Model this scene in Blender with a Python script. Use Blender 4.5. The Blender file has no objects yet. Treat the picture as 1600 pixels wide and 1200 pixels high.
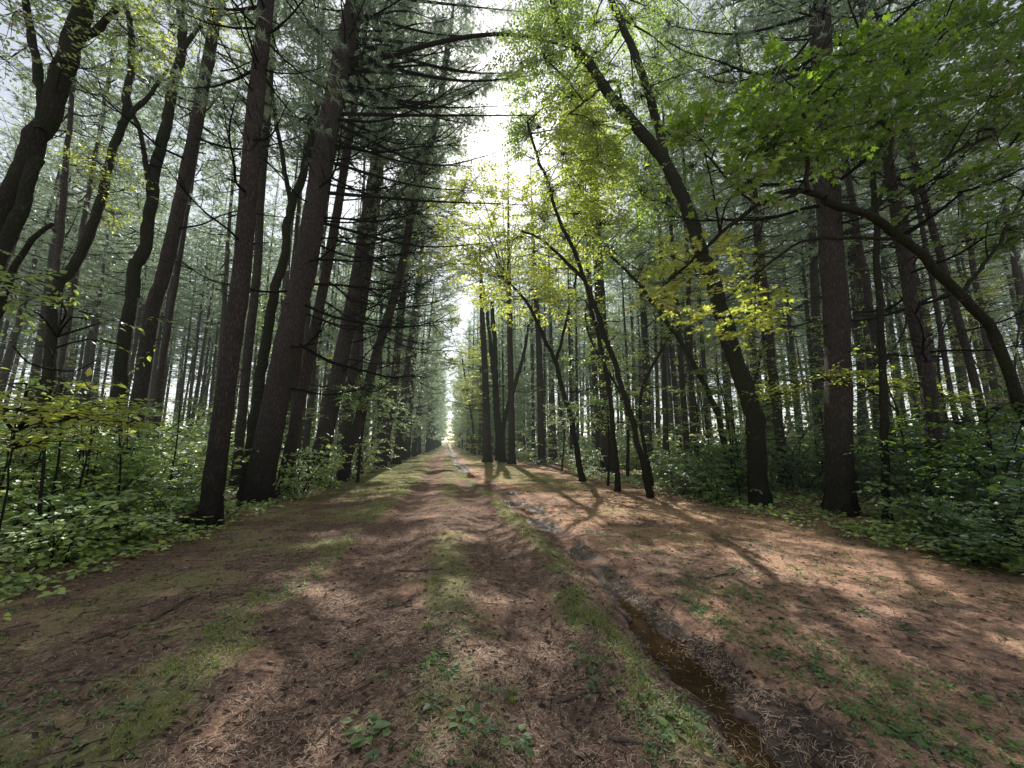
import bpy, math
import numpy as np
from mathutils import Vector, Matrix

RNG = np.random.default_rng(11)
R = math.radians
scene = bpy.context.scene
COL = scene.collection

# ------------------------------------------------------------------ camera
CAM_H = 1.5
F = 601.0                                   # focal length in pixels of a 1600 px wide picture
TH, PH = R(9.34), R(8.52)
CF = np.array([math.sin(TH)*math.cos(PH), math.cos(TH)*math.cos(PH), math.sin(PH)])
CR = np.array([math.cos(TH), -math.sin(TH), 0.0])
CU = np.cross(CR, CF)
C0 = np.array([0, 0, CAM_H])
cam_data = bpy.data.cameras.new('camera')
cam = bpy.data.objects.new('camera', cam_data)
COL.objects.link(cam)
cam.location = C0
cam.rotation_euler = (R(90)+PH, 0, -TH)
cam_data.sensor_width = 36
cam_data.lens = 36*F/1600
cam_data.clip_start = 0.05
cam_data.clip_end = 3000
scene.camera = cam

def ray(px, py): return CF + CR*((px-800)/F) - CU*((py-600)/F)
def at(px, py, Y):
    d = ray(px, py); return C0 + d*(Y/d[1])
def gnd(px, py, z=0.0):
    d = ray(px, py); return C0 + d*((z-CAM_H)/d[2])
def proj(P):
    v = np.asarray(P) - C0
    dep = v @ CF
    dd = np.where(dep > 0.05, dep, np.nan)
    return 800 + F*(v @ CR)/dd, 600 - F*(v @ CU)/dd, dep

# ------------------------------------------------------------------ sun and sky
SUN_AZ, SUN_EL = R(3.0), R(44.0)            # azimuth from +Y towards +X
SUN = np.array([math.sin(SUN_AZ)*math.cos(SUN_EL), math.cos(SUN_AZ)*math.cos(SUN_EL), math.sin(SUN_EL)])
world = bpy.data.worlds.new('World'); scene.world = world; world.use_nodes = True
wn = world.node_tree.nodes; wn.clear()
sky = wn.new('ShaderNodeTexSky'); sky.sky_type = 'NISHITA'; sky.sun_disc = False
sky.sun_elevation = SUN_EL; sky.sun_rotation = SUN_AZ
sky.air_density = 1.0; sky.dust_density = .8; sky.ozone_density = 1.0
bg = wn.new('ShaderNodeBackground'); bg.inputs['Strength'].default_value = 0.15
wo = wn.new('ShaderNodeOutputWorld')
hs = wn.new('ShaderNodeHueSaturation'); hs.inputs['Saturation'].default_value = .36; hs.inputs['Value'].default_value = 1.2
world.node_tree.links.new(sky.outputs[0], hs.inputs['Color']); world.node_tree.links.new(hs.outputs[0], bg.inputs[0]); world.node_tree.links.new(bg.outputs[0], wo.inputs[0])
sd = bpy.data.lights.new('sun', 'SUN'); sd.energy = 5.0; sd.angle = R(0.53); sd.color = (1.0, 0.97, 0.90)
so = bpy.data.objects.new('sun', sd); COL.objects.link(so)
so.rotation_euler = Vector(-SUN).to_track_quat('-Z', 'Y').to_euler()
so.location = (0, 0, 40)

scene.view_settings.view_transform = 'Standard'
scene.view_settings.look = 'None'
scene.view_settings.exposure = 0
scene.render.engine = 'CYCLES'
cy = scene.cycles
cy.max_bounces = 4; cy.diffuse_bounces = 3; cy.glossy_bounces = 2; cy.transmission_bounces = 3
cy.use_adaptive_sampling = True; cy.adaptive_threshold = .025; cy.transparent_max_bounces = 4
cy.caustics_reflective = False; cy.caustics_refractive = False
cy.sample_clamp_indirect = 4.0
cy.use_denoising = True
try: cy.denoiser = 'OPENIMAGEDENOISE'
except Exception: pass

# ------------------------------------------------------------------ noise
def vnoise(x, y, seed=0):
    x = np.asarray(x, float); y = np.asarray(y, float)
    xi = np.floor(x).astype(np.int64); yi = np.floor(y).astype(np.int64)
    xf = x-xi; yf = y-yi
    def h(a, b):
        n = (a*374761393 + b*668265263 + seed*2246822519) & 0xffffffff
        n = ((n ^ (n >> 13))*1274126177) & 0xffffffff
        return ((n ^ (n >> 16)) & 0xffff)/65535.0
    u = xf*xf*(3-2*xf); v = yf*yf*(3-2*yf)
    return (h(xi, yi)*(1-u)+h(xi+1, yi)*u)*(1-v) + (h(xi, yi+1)*(1-u)+h(xi+1, yi+1)*u)*v
def fbm(x, y, seed=0, oct=4):
    s = 0; a = .5; f = 1.0
    for i in range(oct):
        s = s + a*vnoise(x*f, y*f, seed+i*17); a *= .5; f *= 2.03
    return s

# ------------------------------------------------------------------ mesh helpers
def nrm(v): return v/np.maximum(np.linalg.norm(v, axis=-1, keepdims=True), 1e-9)

class MB:
    def __init__(self): self.v = []; self.f = []; self.n = 0
    def add(self, verts, faces, mat=0, smooth=True):
        verts = np.asarray(verts, float).reshape(-1, 3); faces = np.asarray(faces, np.int64)
        if len(verts) == 0 or len(faces) == 0: return
        self.v.append(verts); self.f.append((faces+self.n, mat, smooth)); self.n += len(verts)
    def merge(self, o, fn=None, mat=None, keep=None):
        if not o.v: return
        V = np.concatenate(o.v)
        if fn is not None: V = fn(V)
        base = self.n
        self.v.append(V); self.n += len(V)
        kv = None if keep is None else keep(V)
        for f, m, s in o.f:
            if kv is not None:
                f = f[kv[f].all(1)]
                if len(f) == 0: continue
            self.f.append((f+base, m if mat is None else mat, s))
    def mesh(self, name, mats, off=(0, 0, 0)):
        me = bpy.data.meshes.new(name)
        if self.v:
            V = (np.concatenate(self.v)-np.asarray(off)).astype(np.float32)
            me.vertices.add(len(V)); me.vertices.foreach_set('co', V.ravel())
            loops = np.concatenate([f.ravel() for f, m, s in self.f]).astype(np.int32)
            tot = np.concatenate([np.full(len(f), f.shape[1]) for f, m, s in self.f])
            mi = np.concatenate([np.full(len(f), m) for f, m, s in self.f]).astype(np.int32)
            sm = np.concatenate([np.full(len(f), s) for f, m, s in self.f]).astype(bool)
            st = np.concatenate([[0], np.cumsum(tot)[:-1]]).astype(np.int32)
            me.loops.add(len(loops)); me.loops.foreach_set('vertex_index', loops)
            me.polygons.add(len(tot)); me.polygons.foreach_set('loop_start', st)
            me.polygons.foreach_set('material_index', mi); me.polygons.foreach_set('use_smooth', sm)
            me.update(calc_edges=True)
        for m in mats: me.materials.append(m)
        return me

def link(name, me, parent=None, loc=(0, 0, 0)):
    o = bpy.data.objects.new(name, me); COL.objects.link(o); o.location = loc
    if parent is not None: o.parent = parent
    return o
def tag(o, label=None, cat=None, group=None, kind=None):
    if label: o['label'] = label
    if cat: o['category'] = cat
    if group: o['group'] = group
    if kind: o['kind'] = kind
    return o
def thing(name, label, cat, loc, group=None):
    return tag(link(name, None, None, loc), label, cat, group)

def tube(mb, pts, rad, sides=6, mat=0, cap=False, jitter=0.0, rng=None, lobes=None):
    pts = np.asarray(pts, float); n = len(pts)
    rad = np.broadcast_to(np.asarray(rad, float), (n,))
    tang = nrm(np.gradient(pts, axis=0))
    ref = np.array([1.0, 0, 0]) if abs(tang[0][0]) < .9 else np.array([0, 1.0, 0])
    u = nrm(np.cross(tang[0], ref)); U = [u]
    for i in range(1, n):
        u = u - tang[i]*np.dot(u, tang[i]); u = u/max(np.linalg.norm(u), 1e-9); U.append(u)
    U = np.array(U); W = np.cross(tang, U)
    a = np.linspace(0, 2*np.pi, sides, endpoint=False)
    rr = np.repeat(rad[:, None], sides, 1)
    if jitter and rng is not None: rr = rr*(1+rng.normal(0, jitter, rr.shape))
    if lobes is not None: rr = rr*(1+np.asarray(lobes)[:, None]*(.6*np.cos(5*a+pts[0, 0]*3)+.4*np.cos(3*a+pts[0, 1]*5))[None])
    V = pts[:, None]+(U[:, None]*np.cos(a)[None, :, None]+W[:, None]*np.sin(a)[None, :, None])*rr[:, :, None]
    i = np.arange(n-1)[:, None]*sides; j = np.arange(sides)[None]
    j2 = (j+1) % sides
    fc = np.stack([i+j, i+j2, i+sides+j2, i+sides+j], -1).reshape(-1, 4)
    mb.add(V, fc, mat)
    if cap:
        mb.add(V[-1], np.arange(sides)[None], mat, False)

def prisms(mb, A, B, ra, rb, mat=0):
    """many thin three-sided sticks from A to B"""
    A = np.asarray(A, float); B = np.asarray(B, float); n = len(A)
    if n == 0: return
    d = nrm(B-A); ref = np.where(np.abs(d[:, 2:3]) < .9, np.array([[0, 0, 1.0]]), np.array([[1.0, 0, 0]]))
    u = nrm(np.cross(d, ref)); w = np.cross(d, u)
    ra = np.broadcast_to(np.asarray(ra, float), (n,)); rb = np.broadcast_to(np.asarray(rb, float), (n,))
    V = np.zeros((n, 6, 3))
    for k in range(3):
        c, s = math.cos(k*2.0944), math.sin(k*2.0944)
        V[:, k] = A+(u*c+w*s)*ra[:, None]; V[:, 3+k] = B+(u*c+w*s)*rb[:, None]
    b = np.arange(n)[:, None]*6
    fc = np.concatenate([b+np.array([[k, (k+1) % 3, 3+(k+1) % 3, 3+k]]) for k in range(3)])
    mb.add(V, fc, mat)

def smooth_path(P, step=.3):
    """Catmull-Rom through the points"""
    P = np.asarray(P, float)
    if len(P) < 3:
        n = max(3, int(np.linalg.norm(P[-1]-P[0])/step)); t = np.linspace(0, 1, n)[:, None]
        return P[0]*(1-t)+P[-1]*t
    Q = np.vstack([2*P[0]-P[1], P, 2*P[-1]-P[-2]]); out = []
    for i in range(1, len(Q)-2):
        n = max(2, int(np.linalg.norm(Q[i+1]-Q[i])/step)); t = np.linspace(0, 1, n, endpoint=False)[:, None]
        a, b, c, d = Q[i-1], Q[i], Q[i+1], Q[i+2]
        out.append(.5*((2*b)+(-a+c)*t+(2*a-5*b+4*c-d)*t*t+(-a+3*b-3*c+d)*t**3))
    return np.vstack(out+[P[-1:]])

OV = np.array([[0, 0, 0], [.3, -.26, .05], [.68, -.2, .03], [1, 0, -.08], [.68, .2, .03], [.3, .26, .05]])
OVF = [np.array([[0, 1, 2, 3], [0, 3, 4, 5]])]
MPH = [(-.06, .2), (.14, .5), (.32, .27), (.62, .56), (.62, .2)]
MP = np.array([[0, 0, 0]]+[[x, -y, .05+.06*y] for x, y in MPH]+[[1.05, 0, -.08]]+[[x, y, .05+.06*y] for x, y in MPH[::-1]])
MPF = [np.array([[0, 1, 2, 3, 4, 5, 6], [0, 6, 7, 8, 9, 10, 11]])]
def leaves(mb, P, D, N, S, kind='ov', mat=0, width=1.0):
    n = len(P)
    if n == 0: return
    D = nrm(D); N = nrm(N - D*np.sum(N*D, 1, keepdims=True)); W = np.cross(N, D)
    T, FF = (OV, OVF) if kind == 'ov' else (MP, MPF)
    S = np.broadcast_to(np.asarray(S, float), (n,))[:, None, None]
    V = P[:, None]+S*(D[:, None]*T[None, :, 0:1]+W[:, None]*(T[None, :, 1:2]*width)+N[:, None]*T[None, :, 2:3])
    b = np.arange(n)[:, None, None]*len(T)
    for fc in FF: mb.add(V, (b+fc[None]).reshape(-1, fc.shape[1]), mat, False)

def sprays(mbw, mbl, rng, B, D, L, nl, size, kind='ov', wmat=0, lmat=0, flat=.35, width=1.0, twig=.004):
    """leafy twigs: B bases, D directions, L lengths; leaves set alternately along both sides"""
    m = len(B)
    if m == 0: return
    D = nrm(D); L = np.broadcast_to(np.asarray(L, float), (m,))
    tip = B + D*L[:, None]; tip[:, 2] -= L*.12
    if mbw is not None: prisms(mbw, B, tip, twig, twig*.35, wmat)
    side = nrm(np.cross(D, np.array([[0, 0, 1.0]])))
    Ps, Ds, Ns, Ss = [], [], [], []
    for j in range(nl):
        t = (j+.7)/nl
        sgn = (1 if j % 2 else -1)*np.ones((m, 1))
        last = j == nl-1
        d = D*(.55 if not last else 1)+side*sgn*(0 if last else .85)+rng.normal(0, .22, (m, 3))
        d[:, 2] -= .12
        P = B+(tip-B)*np.clip(t+rng.normal(0, .03, (m, 1)), 0, 1)
        N = np.array([[0, 0, 1.0]])+rng.normal(0, flat, (m, 3))
        Ps.append(P+nrm(d)*size*.18); Ds.append(d); Ns.append(N); Ss.append(size*rng.uniform(.65, 1.15, m))
    leaves(mbl, np.concatenate(Ps), np.concatenate(Ds), np.concatenate(Ns), np.concatenate(Ss), kind, lmat, width)

# ------------------------------------------------------------------ materials
class NT:
    def __init__(self, name):
        self.m = bpy.data.materials.new(name); self.m.use_nodes = True
        self.t = self.m.node_tree; self.t.nodes.clear()
        self.out = self.t.nodes.new('ShaderNodeOutputMaterial')
        self.m.cycles.emission_sampling = 'NONE'
    def n(self, typ, **kw):
        o = self.t.nodes.new('ShaderNode'+typ)
        for k, v in kw.items():
            if k.startswith('i_'): o.inputs[k[2:].replace('_', ' ')].default_value = v
            elif k.startswith('p'): o.inputs[int(k[1:])].default_value = v
            else: setattr(o, k, v)
        return o
    def l(self, a, b): self.t.links.new(a, b)
    def noise(self, vec, scale, detail=4, rough=.6):
        o = self.n('TexNoise', i_Scale=scale, i_Detail=detail, i_Roughness=rough)
        if vec is not None: self.l(vec, o.inputs['Vector'])
        return o.outputs['Fac']
    def ramp(self, fac, stops):
        o = self.n('ValToRGB'); e = o.color_ramp.elements
        while len(e) < len(stops): e.new(.5)
        for k, (p, c) in enumerate(stops): e[k].position = p; e[k].color = (*c, 1) if len(c) == 3 else c
        self.l(fac, o.inputs[0]); return o.outputs[0]
    def mix(self, fac, a, b, typ='MIX'):
        o = self.n('Mix', data_type='RGBA', blend_type=typ)
        for s, x in ((0, fac), (6, a), (7, b)):
            if isinstance(x, (int, float)): o.inputs[s].default_value = x
            elif isinstance(x, tuple): o.inputs[s].default_value = (*x, 1)
            else: self.l(x, o.inputs[s])
        return o.outputs[2]
    def math(self, op, a, b=0.0):
        o = self.n('Math', operation=op)
        for s, x in ((0, a), (1, b)):
            if isinstance(x, (int, float)): o.inputs[s].default_value = x
            else: self.l(x, o.inputs[s])
        return o.outputs[0]
    def maprange(self, v, a, b, c=0.0, d=1.0):
        o = self.n('MapRange'); self.l(v, o.inputs[0])
        for k, x in zip((1, 2, 3, 4), (a, b, c, d)): o.inputs[k].default_value = x
        return o.outputs[0]
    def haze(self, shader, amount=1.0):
        """pale emission mixed into the surface in place of hazy air: grows with the distance from the track's near end (a place in the world)"""
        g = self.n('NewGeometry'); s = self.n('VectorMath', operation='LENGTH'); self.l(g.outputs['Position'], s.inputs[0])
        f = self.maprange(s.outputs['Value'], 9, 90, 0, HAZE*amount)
        e = self.n('Emission', i_Color=HAZE_GLOW_C, i_Strength=1.0)  # painted airlight: the surface itself glows, there is no volume
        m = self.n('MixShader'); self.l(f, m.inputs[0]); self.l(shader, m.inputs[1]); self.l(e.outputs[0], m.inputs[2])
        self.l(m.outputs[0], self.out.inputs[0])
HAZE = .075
HAZE_GLOW_C = (.60, .70, .60, 1)

def bark_mat(name, dark, light, moss=0.0, scale=1.0):
    t = NT(name)
    tc = t.n('TexCoord'); mp = t.n('Mapping'); mp.inputs['Scale'].default_value = (20*scale, 20*scale, 7*scale)
    t.l(tc.outputs['Object'], mp.inputs[0])
    wob = t.n('TexNoise', i_Scale=2.2, i_Detail=4.0); t.l(mp.outputs[0], wob.inputs['Vector'])
    add = t.n('VectorMath', operation='ADD'); t.l(mp.outputs[0], add.inputs[0]); t.l(wob.outputs['Color'], add.inputs[1])
    vo = t.n('TexVoronoi', feature='DISTANCE_TO_EDGE', i_Scale=1.0); t.l(add.outputs[0], vo.inputs['Vector'])
    crack = t.maprange(vo.outputs['Distance'], 0.0, .32)
    fine = t.noise(mp.outputs[0], 3.5, 5, .7)
    h = t.math('ADD', t.math('MULTIPLY', crack, .32), t.math('MULTIPLY', fine, .85))
    col = t.ramp(h, [(.12, tuple(c*.45 for c in dark)), (.5, dark), (1.0, light)])
    big = t.noise(tc.outputs['Object'], .9, 3)
    col = t.mix(t.maprange(big, .35, .7), col, t.mix(1.0, col, (.72, .70, .72), 'MULTIPLY'))
    if moss:
        mf = t.math('MULTIPLY', t.maprange(t.noise(tc.outputs['Object'], 2.3, 5), .42, .62), moss)
        col = t.mix(mf, col, (.045, .062, .022))
    lich = t.maprange(t.noise(tc.outputs['Object'], 5.5, 6, .7), .60, .72)
    col = t.mix(t.math('MULTIPLY', lich, .45), col, (.26, .27, .23))
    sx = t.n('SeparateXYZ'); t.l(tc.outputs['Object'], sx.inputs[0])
    foot_shade = t.math('MULTIPLY', t.maprange(sx.outputs['Z'], .0, 2.6, 1, 0), t.maprange(t.noise(tc.outputs['Object'], 3.0, 4), .25, .5, .5, 1))
    col = t.mix(t.math('MULTIPLY', foot_shade, .88), col, (.020, .020, .015))  # shade at the trunk foot painted into the bark colour
    b = t.n('Bump', i_Strength=1.0, i_Distance=.05); t.l(h, b.inputs['Height'])
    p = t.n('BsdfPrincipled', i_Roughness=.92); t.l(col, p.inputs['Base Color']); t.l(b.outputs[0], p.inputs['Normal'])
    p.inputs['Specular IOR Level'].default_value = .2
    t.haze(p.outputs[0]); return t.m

def leaf_mat(name, base, trans, tw=.45, gloss=.35, rough=.38, vary=.75):
    t = NT(name)
    g = t.n('NewGeometry'); oi = t.n('ObjectInfo')
    ri = g.outputs['Random Per Island']
    ns = t.noise(g.outputs['Position'], .8, 2)
    v = t.math('ADD', t.math('MULTIPLY', ri, .6), t.math('ADD', t.math('MULTIPLY', ns, .5), t.math('MULTIPLY', oi.outputs['Random'], .25)))
    lo = tuple(c*(1-vary*.75) for c in base); hi = (base[0]*(1+vary*1.0), base[1]*(1+vary*.65), base[2]*(1+vary*.2))
    c1 = t.ramp(v, [(.25, lo), (.6, base), (1.0, hi)])
    tl = (trans[0]*.70, trans[1]*.86, trans[2]*.8)
    c2 = t.ramp(v, [(.25, tl), (.9, trans)])
    d = t.n('BsdfDiffuse'); t.l(c1, d.inputs[0])
    tr = t.n('BsdfTranslucent'); t.l(c2, tr.inputs[0])
    m = t.n('MixShader'); m.inputs[0].default_value = tw; t.l(d.outputs[0], m.inputs[1]); t.l(tr.outputs[0], m.inputs[2])
    gl = t.n('BsdfGlossy', i_Roughness=rough); gl.inputs[0].default_value = (.9, .95, 1, 1)
    fr = t.n('Fresnel', i_IOR=1.45)
    m2 = t.n('MixShader'); t.l(t.math('MULTIPLY', fr.outputs[0], gloss), m2.inputs[0]); t.l(m.outputs[0], m2.inputs[1]); t.l(gl.outputs[0], m2.inputs[2])
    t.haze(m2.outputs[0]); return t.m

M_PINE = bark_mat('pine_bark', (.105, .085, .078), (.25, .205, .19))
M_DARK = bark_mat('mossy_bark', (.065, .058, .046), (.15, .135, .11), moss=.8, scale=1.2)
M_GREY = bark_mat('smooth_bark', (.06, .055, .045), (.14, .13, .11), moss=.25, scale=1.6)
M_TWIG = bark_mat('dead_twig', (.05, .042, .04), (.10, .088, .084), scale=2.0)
M_NEEDLE = leaf_mat('pine_needles', (.17, .24, .16), (.74, .86, .52), tw=.55, gloss=.55, rough=.45)
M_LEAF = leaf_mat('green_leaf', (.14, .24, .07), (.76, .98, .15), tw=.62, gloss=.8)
M_SUNNY = leaf_mat('sunlit_yellow_green_leaf', (.24, .32, .06), (.95, 1.0, .15), tw=.78, gloss=.6)  # paler, yellower leaf copy with the sun's backlight put into its colour
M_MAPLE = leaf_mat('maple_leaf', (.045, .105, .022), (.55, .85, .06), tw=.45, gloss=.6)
M_SHRUB_SHADED = leaf_mat('shaded_shrub_leaf', (.13, .23, .075), (.55, .78, .12), tw=.45, gloss=1.1, rough=.45)  # dark copy of the shrub leaf, shade of the right undergrowth in its colour
M_SHRUB_LIT = leaf_mat('lit_shrub_leaf', (.54, .76, .24), (.95, 1.0, .22), tw=.5, gloss=1.3, rough=.5)  # bright copy of the shrub leaf, sunlight put into its colour
M_FORB = leaf_mat('forb_leaf', (.17, .27, .12), (.5, .7, .14), tw=.4, gloss=.5, rough=.42)
M_GRASS = leaf_mat('grass_blade', (.19, .225, .08), (.55, .62, .14), tw=.42, gloss=.08, rough=.5)

# ------------------------------------------------------------------ where sunlight reaches through the canopy
def gell(px, py, rx, ry):
    c = gnd(px, py); a = gnd(px-rx, py); b = gnd(px+rx, py); d = gnd(px, py-ry); e = gnd(px, py+ry)
    return (c[0], (d[1]+e[1])/2, abs(b[0]-a[0])/2, abs(d[1]-e[1])/2)
LIT = [gell(*q) for q in ((525, 845, 55, 17), (380, 882, 60, 12), (775, 920, 70, 24), (700, 800, 70, 14), (880, 782, 70, 14),
                          (1180, 870, 190, 26), (1330, 905, 190, 30), (1120, 985, 95, 40), (1320, 985, 130, 26), (1190, 1085, 55, 30),
                          (1030, 810, 120, 14), (620, 742, 45, 7), (760, 745, 80, 8), (1500, 955, 110, 20), (930, 830, 60, 14), (700, 722, 50, 5),
                          (1430, 1060, 80, 22), (640, 868, 40, 9), (230, 935, 70, 12), (330, 965, 70, 12), (120, 1010, 110, 16), (430, 905, 60, 12), (260, 1075, 90, 14), (560, 985, 50, 12), (930, 1000, 40, 14))]
LIT += [(-7.5, 6.0, 2.2, 1.6), (-7.0, 9.5, 2.4, 1.8), (-9.5, 8.0, 1.8, 1.6), (-5.6, 4.6, 1.1, .9), (-10, 12.5, 2.5, 2), (-6.4, 13.5, 1.5, 1.8), (-3.4, 17, 1.2, 2.0),
        (8.2, 17, 1.5, 2.5), (9.5, 13.0, 1.2, 1.2), (5.5, 20, 1.5, 2), (-13, 17, 2.5, 2.5), (12.5, 9.5, 1.2, 1.1), (13, 20, 2.5, 2.5)]
BEAM = []                                    # sunlit foliage: (centre, radius)
def keep_tufts(P, rng, beams=True, pl=.90):
    t = P[:, 2]/SUN[2]
    G = P - SUN*t[:, None]
    gx = G[:, 0]+(.5*(fbm(G[:, 0]*1.4, G[:, 1]*1.4, 5)-.5)); gy = G[:, 1]+(.9*(fbm(G[:, 0]*1.4+9, G[:, 1]*1.4, 8)-.5))
    fine = fbm(G[:, 0]*2.3+1, G[:, 1]*1.5, 33)
    k = np.ones(len(P), bool)
    for cx, cyy, rx, ry in LIT:
        q = ((gx-cx)/rx)**2+((gy-cyy)/ry)**2
        k &= ~((q < 1.0) & (fine > .36) & (rng.random(len(P)) < pl))
    dp = fbm(G[:, 0]*.55+3, G[:, 1]*.40, 19)
    side_ = (G[:, 0] < -3.9) | ((G[:, 0] > 6.8) & (G[:, 1] > 10.5)) | (G[:, 1] > 14)
    k &= ~(side_ & (G[:, 1] > 2) & (dp > .41) & (rng.random(len(P)) < pl))
    for c, r in (BEAM if beams else []):
        v = P-c; al = v @ SUN
        k &= ~((al > r) & (np.linalg.norm(v-al[:, None]*SUN, axis=1) < r) & (rng.random(len(P)) < .93))
    return k

# ------------------------------------------------------------------ pines
def make_crown(rng, z0, z1, Rm, nb=(4, 6), dead0=None, step=.62, dens=1.0):
    """returns (wood MB, tuft centres, tuft directions); z along the trunk axis"""
    w = MB(); C, D = [], []
    z = z0
    while z < z1-.3:
        f = (z-z0)/(z1-z0)
        prof = (min(1, .62+f*1.6))*(1-f)**.45*.92+.08
        k = rng.integers(*nb); a0 = rng.uniform(0, 6.28)
        for b in range(k):
            a = a0+b*6.283/k+rng.normal(0, .35); L = Rm*prof*rng.uniform(.65, 1.15)
            el = R(-8+50*f+rng.normal(0, 8))
            d = np.array([math.cos(a)*math.cos(el), math.sin(a)*math.cos(el), math.sin(el)])
            s = np.linspace(0, 1, 5)[:, None]
            zb = z+rng.normal(0, .12)
            pts = np.array([0, 0, zb])+d*L*s+np.array([0, 0, 1])*(.16*L*s**2-.10*L*np.sin(s*3.1))
            tube(w, pts, np.linspace(.012+.011*L, .006, 5), 4)
            side = nrm(np.cross(d, [0, 0, 1.0]))
            nt = max(4, int(L*4.2*dens))
            for q in range(nt):
                t = .28+.72*(q+rng.uniform(0, 1))/nt
                p = np.array([np.interp(t, s[:, 0], pts[:, j]) for j in range(3)])
                sg = 1 if q % 2 else -1
                td = nrm(d*.75+side*sg*.75+np.array([0, 0, rng.normal(.12, .2)]))
                tl = L*.34*(1.15-t*.75)*rng.uniform(.6, 1.2)+.08
                e = p+td*tl
                prisms(w, [p], [e], .007, .003)
                m = max(2, int(tl/.15)+1)
                for u in range(m):
                    C.append(p+(e-p)*(u+1)/m+rng.normal(0, .03, 3)); D.append(td)
            C.append(pts[-1]); D.append(d)
        z += step*rng.uniform(.8, 1.25)
    for q in range(40):
        C.append([rng.normal(0, .3), rng.normal(0, .3), z1-rng.uniform(0, 1.4)]); D.append([rng.normal(0, .4), rng.normal(0, .4), 1])
    if dead0 is not None:
        z = dead0
        while z < z0:
            for b in range(rng.integers(1, 4)):
                a = rng.uniform(0, 6.28); L = rng.uniform(.5, 2.0)*(1.0 if z > 6 else .6); el = R(rng.normal(0, 12))
                d = np.array([math.cos(a)*math.cos(el), math.sin(a)*math.cos(el), math.sin(el)])
                s = np.linspace(0, 1, 4)[:, None]
                pts = np.array([0, 0, z])+d*L*s+np.array([0, 0, 1])*(.12*L*s**2-.10*L*s)
                tube(w, pts, np.linspace(.018, .004, 4), 3)
                m = rng.integers(2, 6); t = rng.uniform(.3, .95, m)
                P = np.array([0, 0, z])+d*L*t[:, None]; P[:, 2] += .12*L*t**2-.10*L*t
                E = P+nrm(d*.8+rng.normal(0, .55, (m, 3)))*(L*.3*rng.uniform(.5, 1.2, (m, 1)))
                prisms(w, P, E, .007, .003)
            z += rng.uniform(.35, .8)
    return w, np.array(C), np.array(D, float)

def add_tufts(mb, rng, C, D, mat=1, n=10, L=.20, wd=.0125):
    m = len(C)
    if m == 0: return
    d = np.repeat(nrm(D), n, 0)*.75+rng.normal(0, .52, (m*n, 3)); d = nrm(d)
    P = np.repeat(C, n, 0)
    ref = nrm(rng.normal(0, 1, (m*n, 3))); s = nrm(np.cross(d, ref))*wd*rng.uniform(.7, 1.3, (m*n, 1))
    tip = P+d*L*rng.uniform(.7, 1.2, (m*n, 1)); tip[:, 2] -= .012
    V = np.stack([P-s, P+s, tip], 1)
    mb.add(V, np.arange(m*n*3).reshape(-1, 3), mat, False)

PINE_H = 24.0
VAR = []
for i in range(5):
    rg = np.random.default_rng(100+i)
    z0 = rg.uniform(9.0, 11.5)
    VAR.append(make_crown(rg, z0, PINE_H, rg.uniform(2.5, 3.1), nb=(4, 5), dead0=4.2, step=.78, dens=.9)+(rg,))
for i in range(3):                            # trees of the track's edge keep live boughs far down
    rg = np.random.default_rng(150+i)
    VAR.append(make_crown(rg, rg.uniform(2.6, 4.0), PINE_H, 4.4 if i < 2 else 3.2, dead0=1.6, step=.66)+(rg,))
VAR_MESH = []
for i, (w, C, D, rg) in enumerate(VAR):
    mb = MB(); mb.merge(w); add_tufts(mb, rg, C, D)
    VAR_MESH.append(mb.mesh('pine_crown', [M_TWIG, M_NEEDLE]))
TRUNK_MESH = []
for i in range(4):
    rg = np.random.default_rng(200+i)
    z = np.concatenate([[-.3, 0, .15, .4, .8], np.arange(1.3, PINE_H, .6)])
    r = .148*(1-z/PINE_H*.88)+.07*np.exp(-np.maximum(z, 0)/.35)
    r *= 1+rg.normal(0, .025, len(z))
    mb = MB(); tube(mb, np.stack([rg.normal(0, .012, len(z)), rg.normal(0, .012, len(z)), z], 1), r, 12, jitter=.02, rng=rg)
    for q in range(34):
        zz = rg.uniform(1.5, 12); a = rg.uniform(0, 6.28); rr = .165*(1-zz/PINE_H*.88)*.9
        d = np.array([math.cos(a), math.sin(a), rg.normal(.1, .25)])
        prisms(mb, [np.array([0, 0, zz])+d*rr], [np.array([0, 0, zz])+d*(rr+rg.uniform(.05, .3))], .014, .006)
    TRUNK_MESH.append(mb.mesh('pine_trunk', [M_PINE]))

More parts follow.
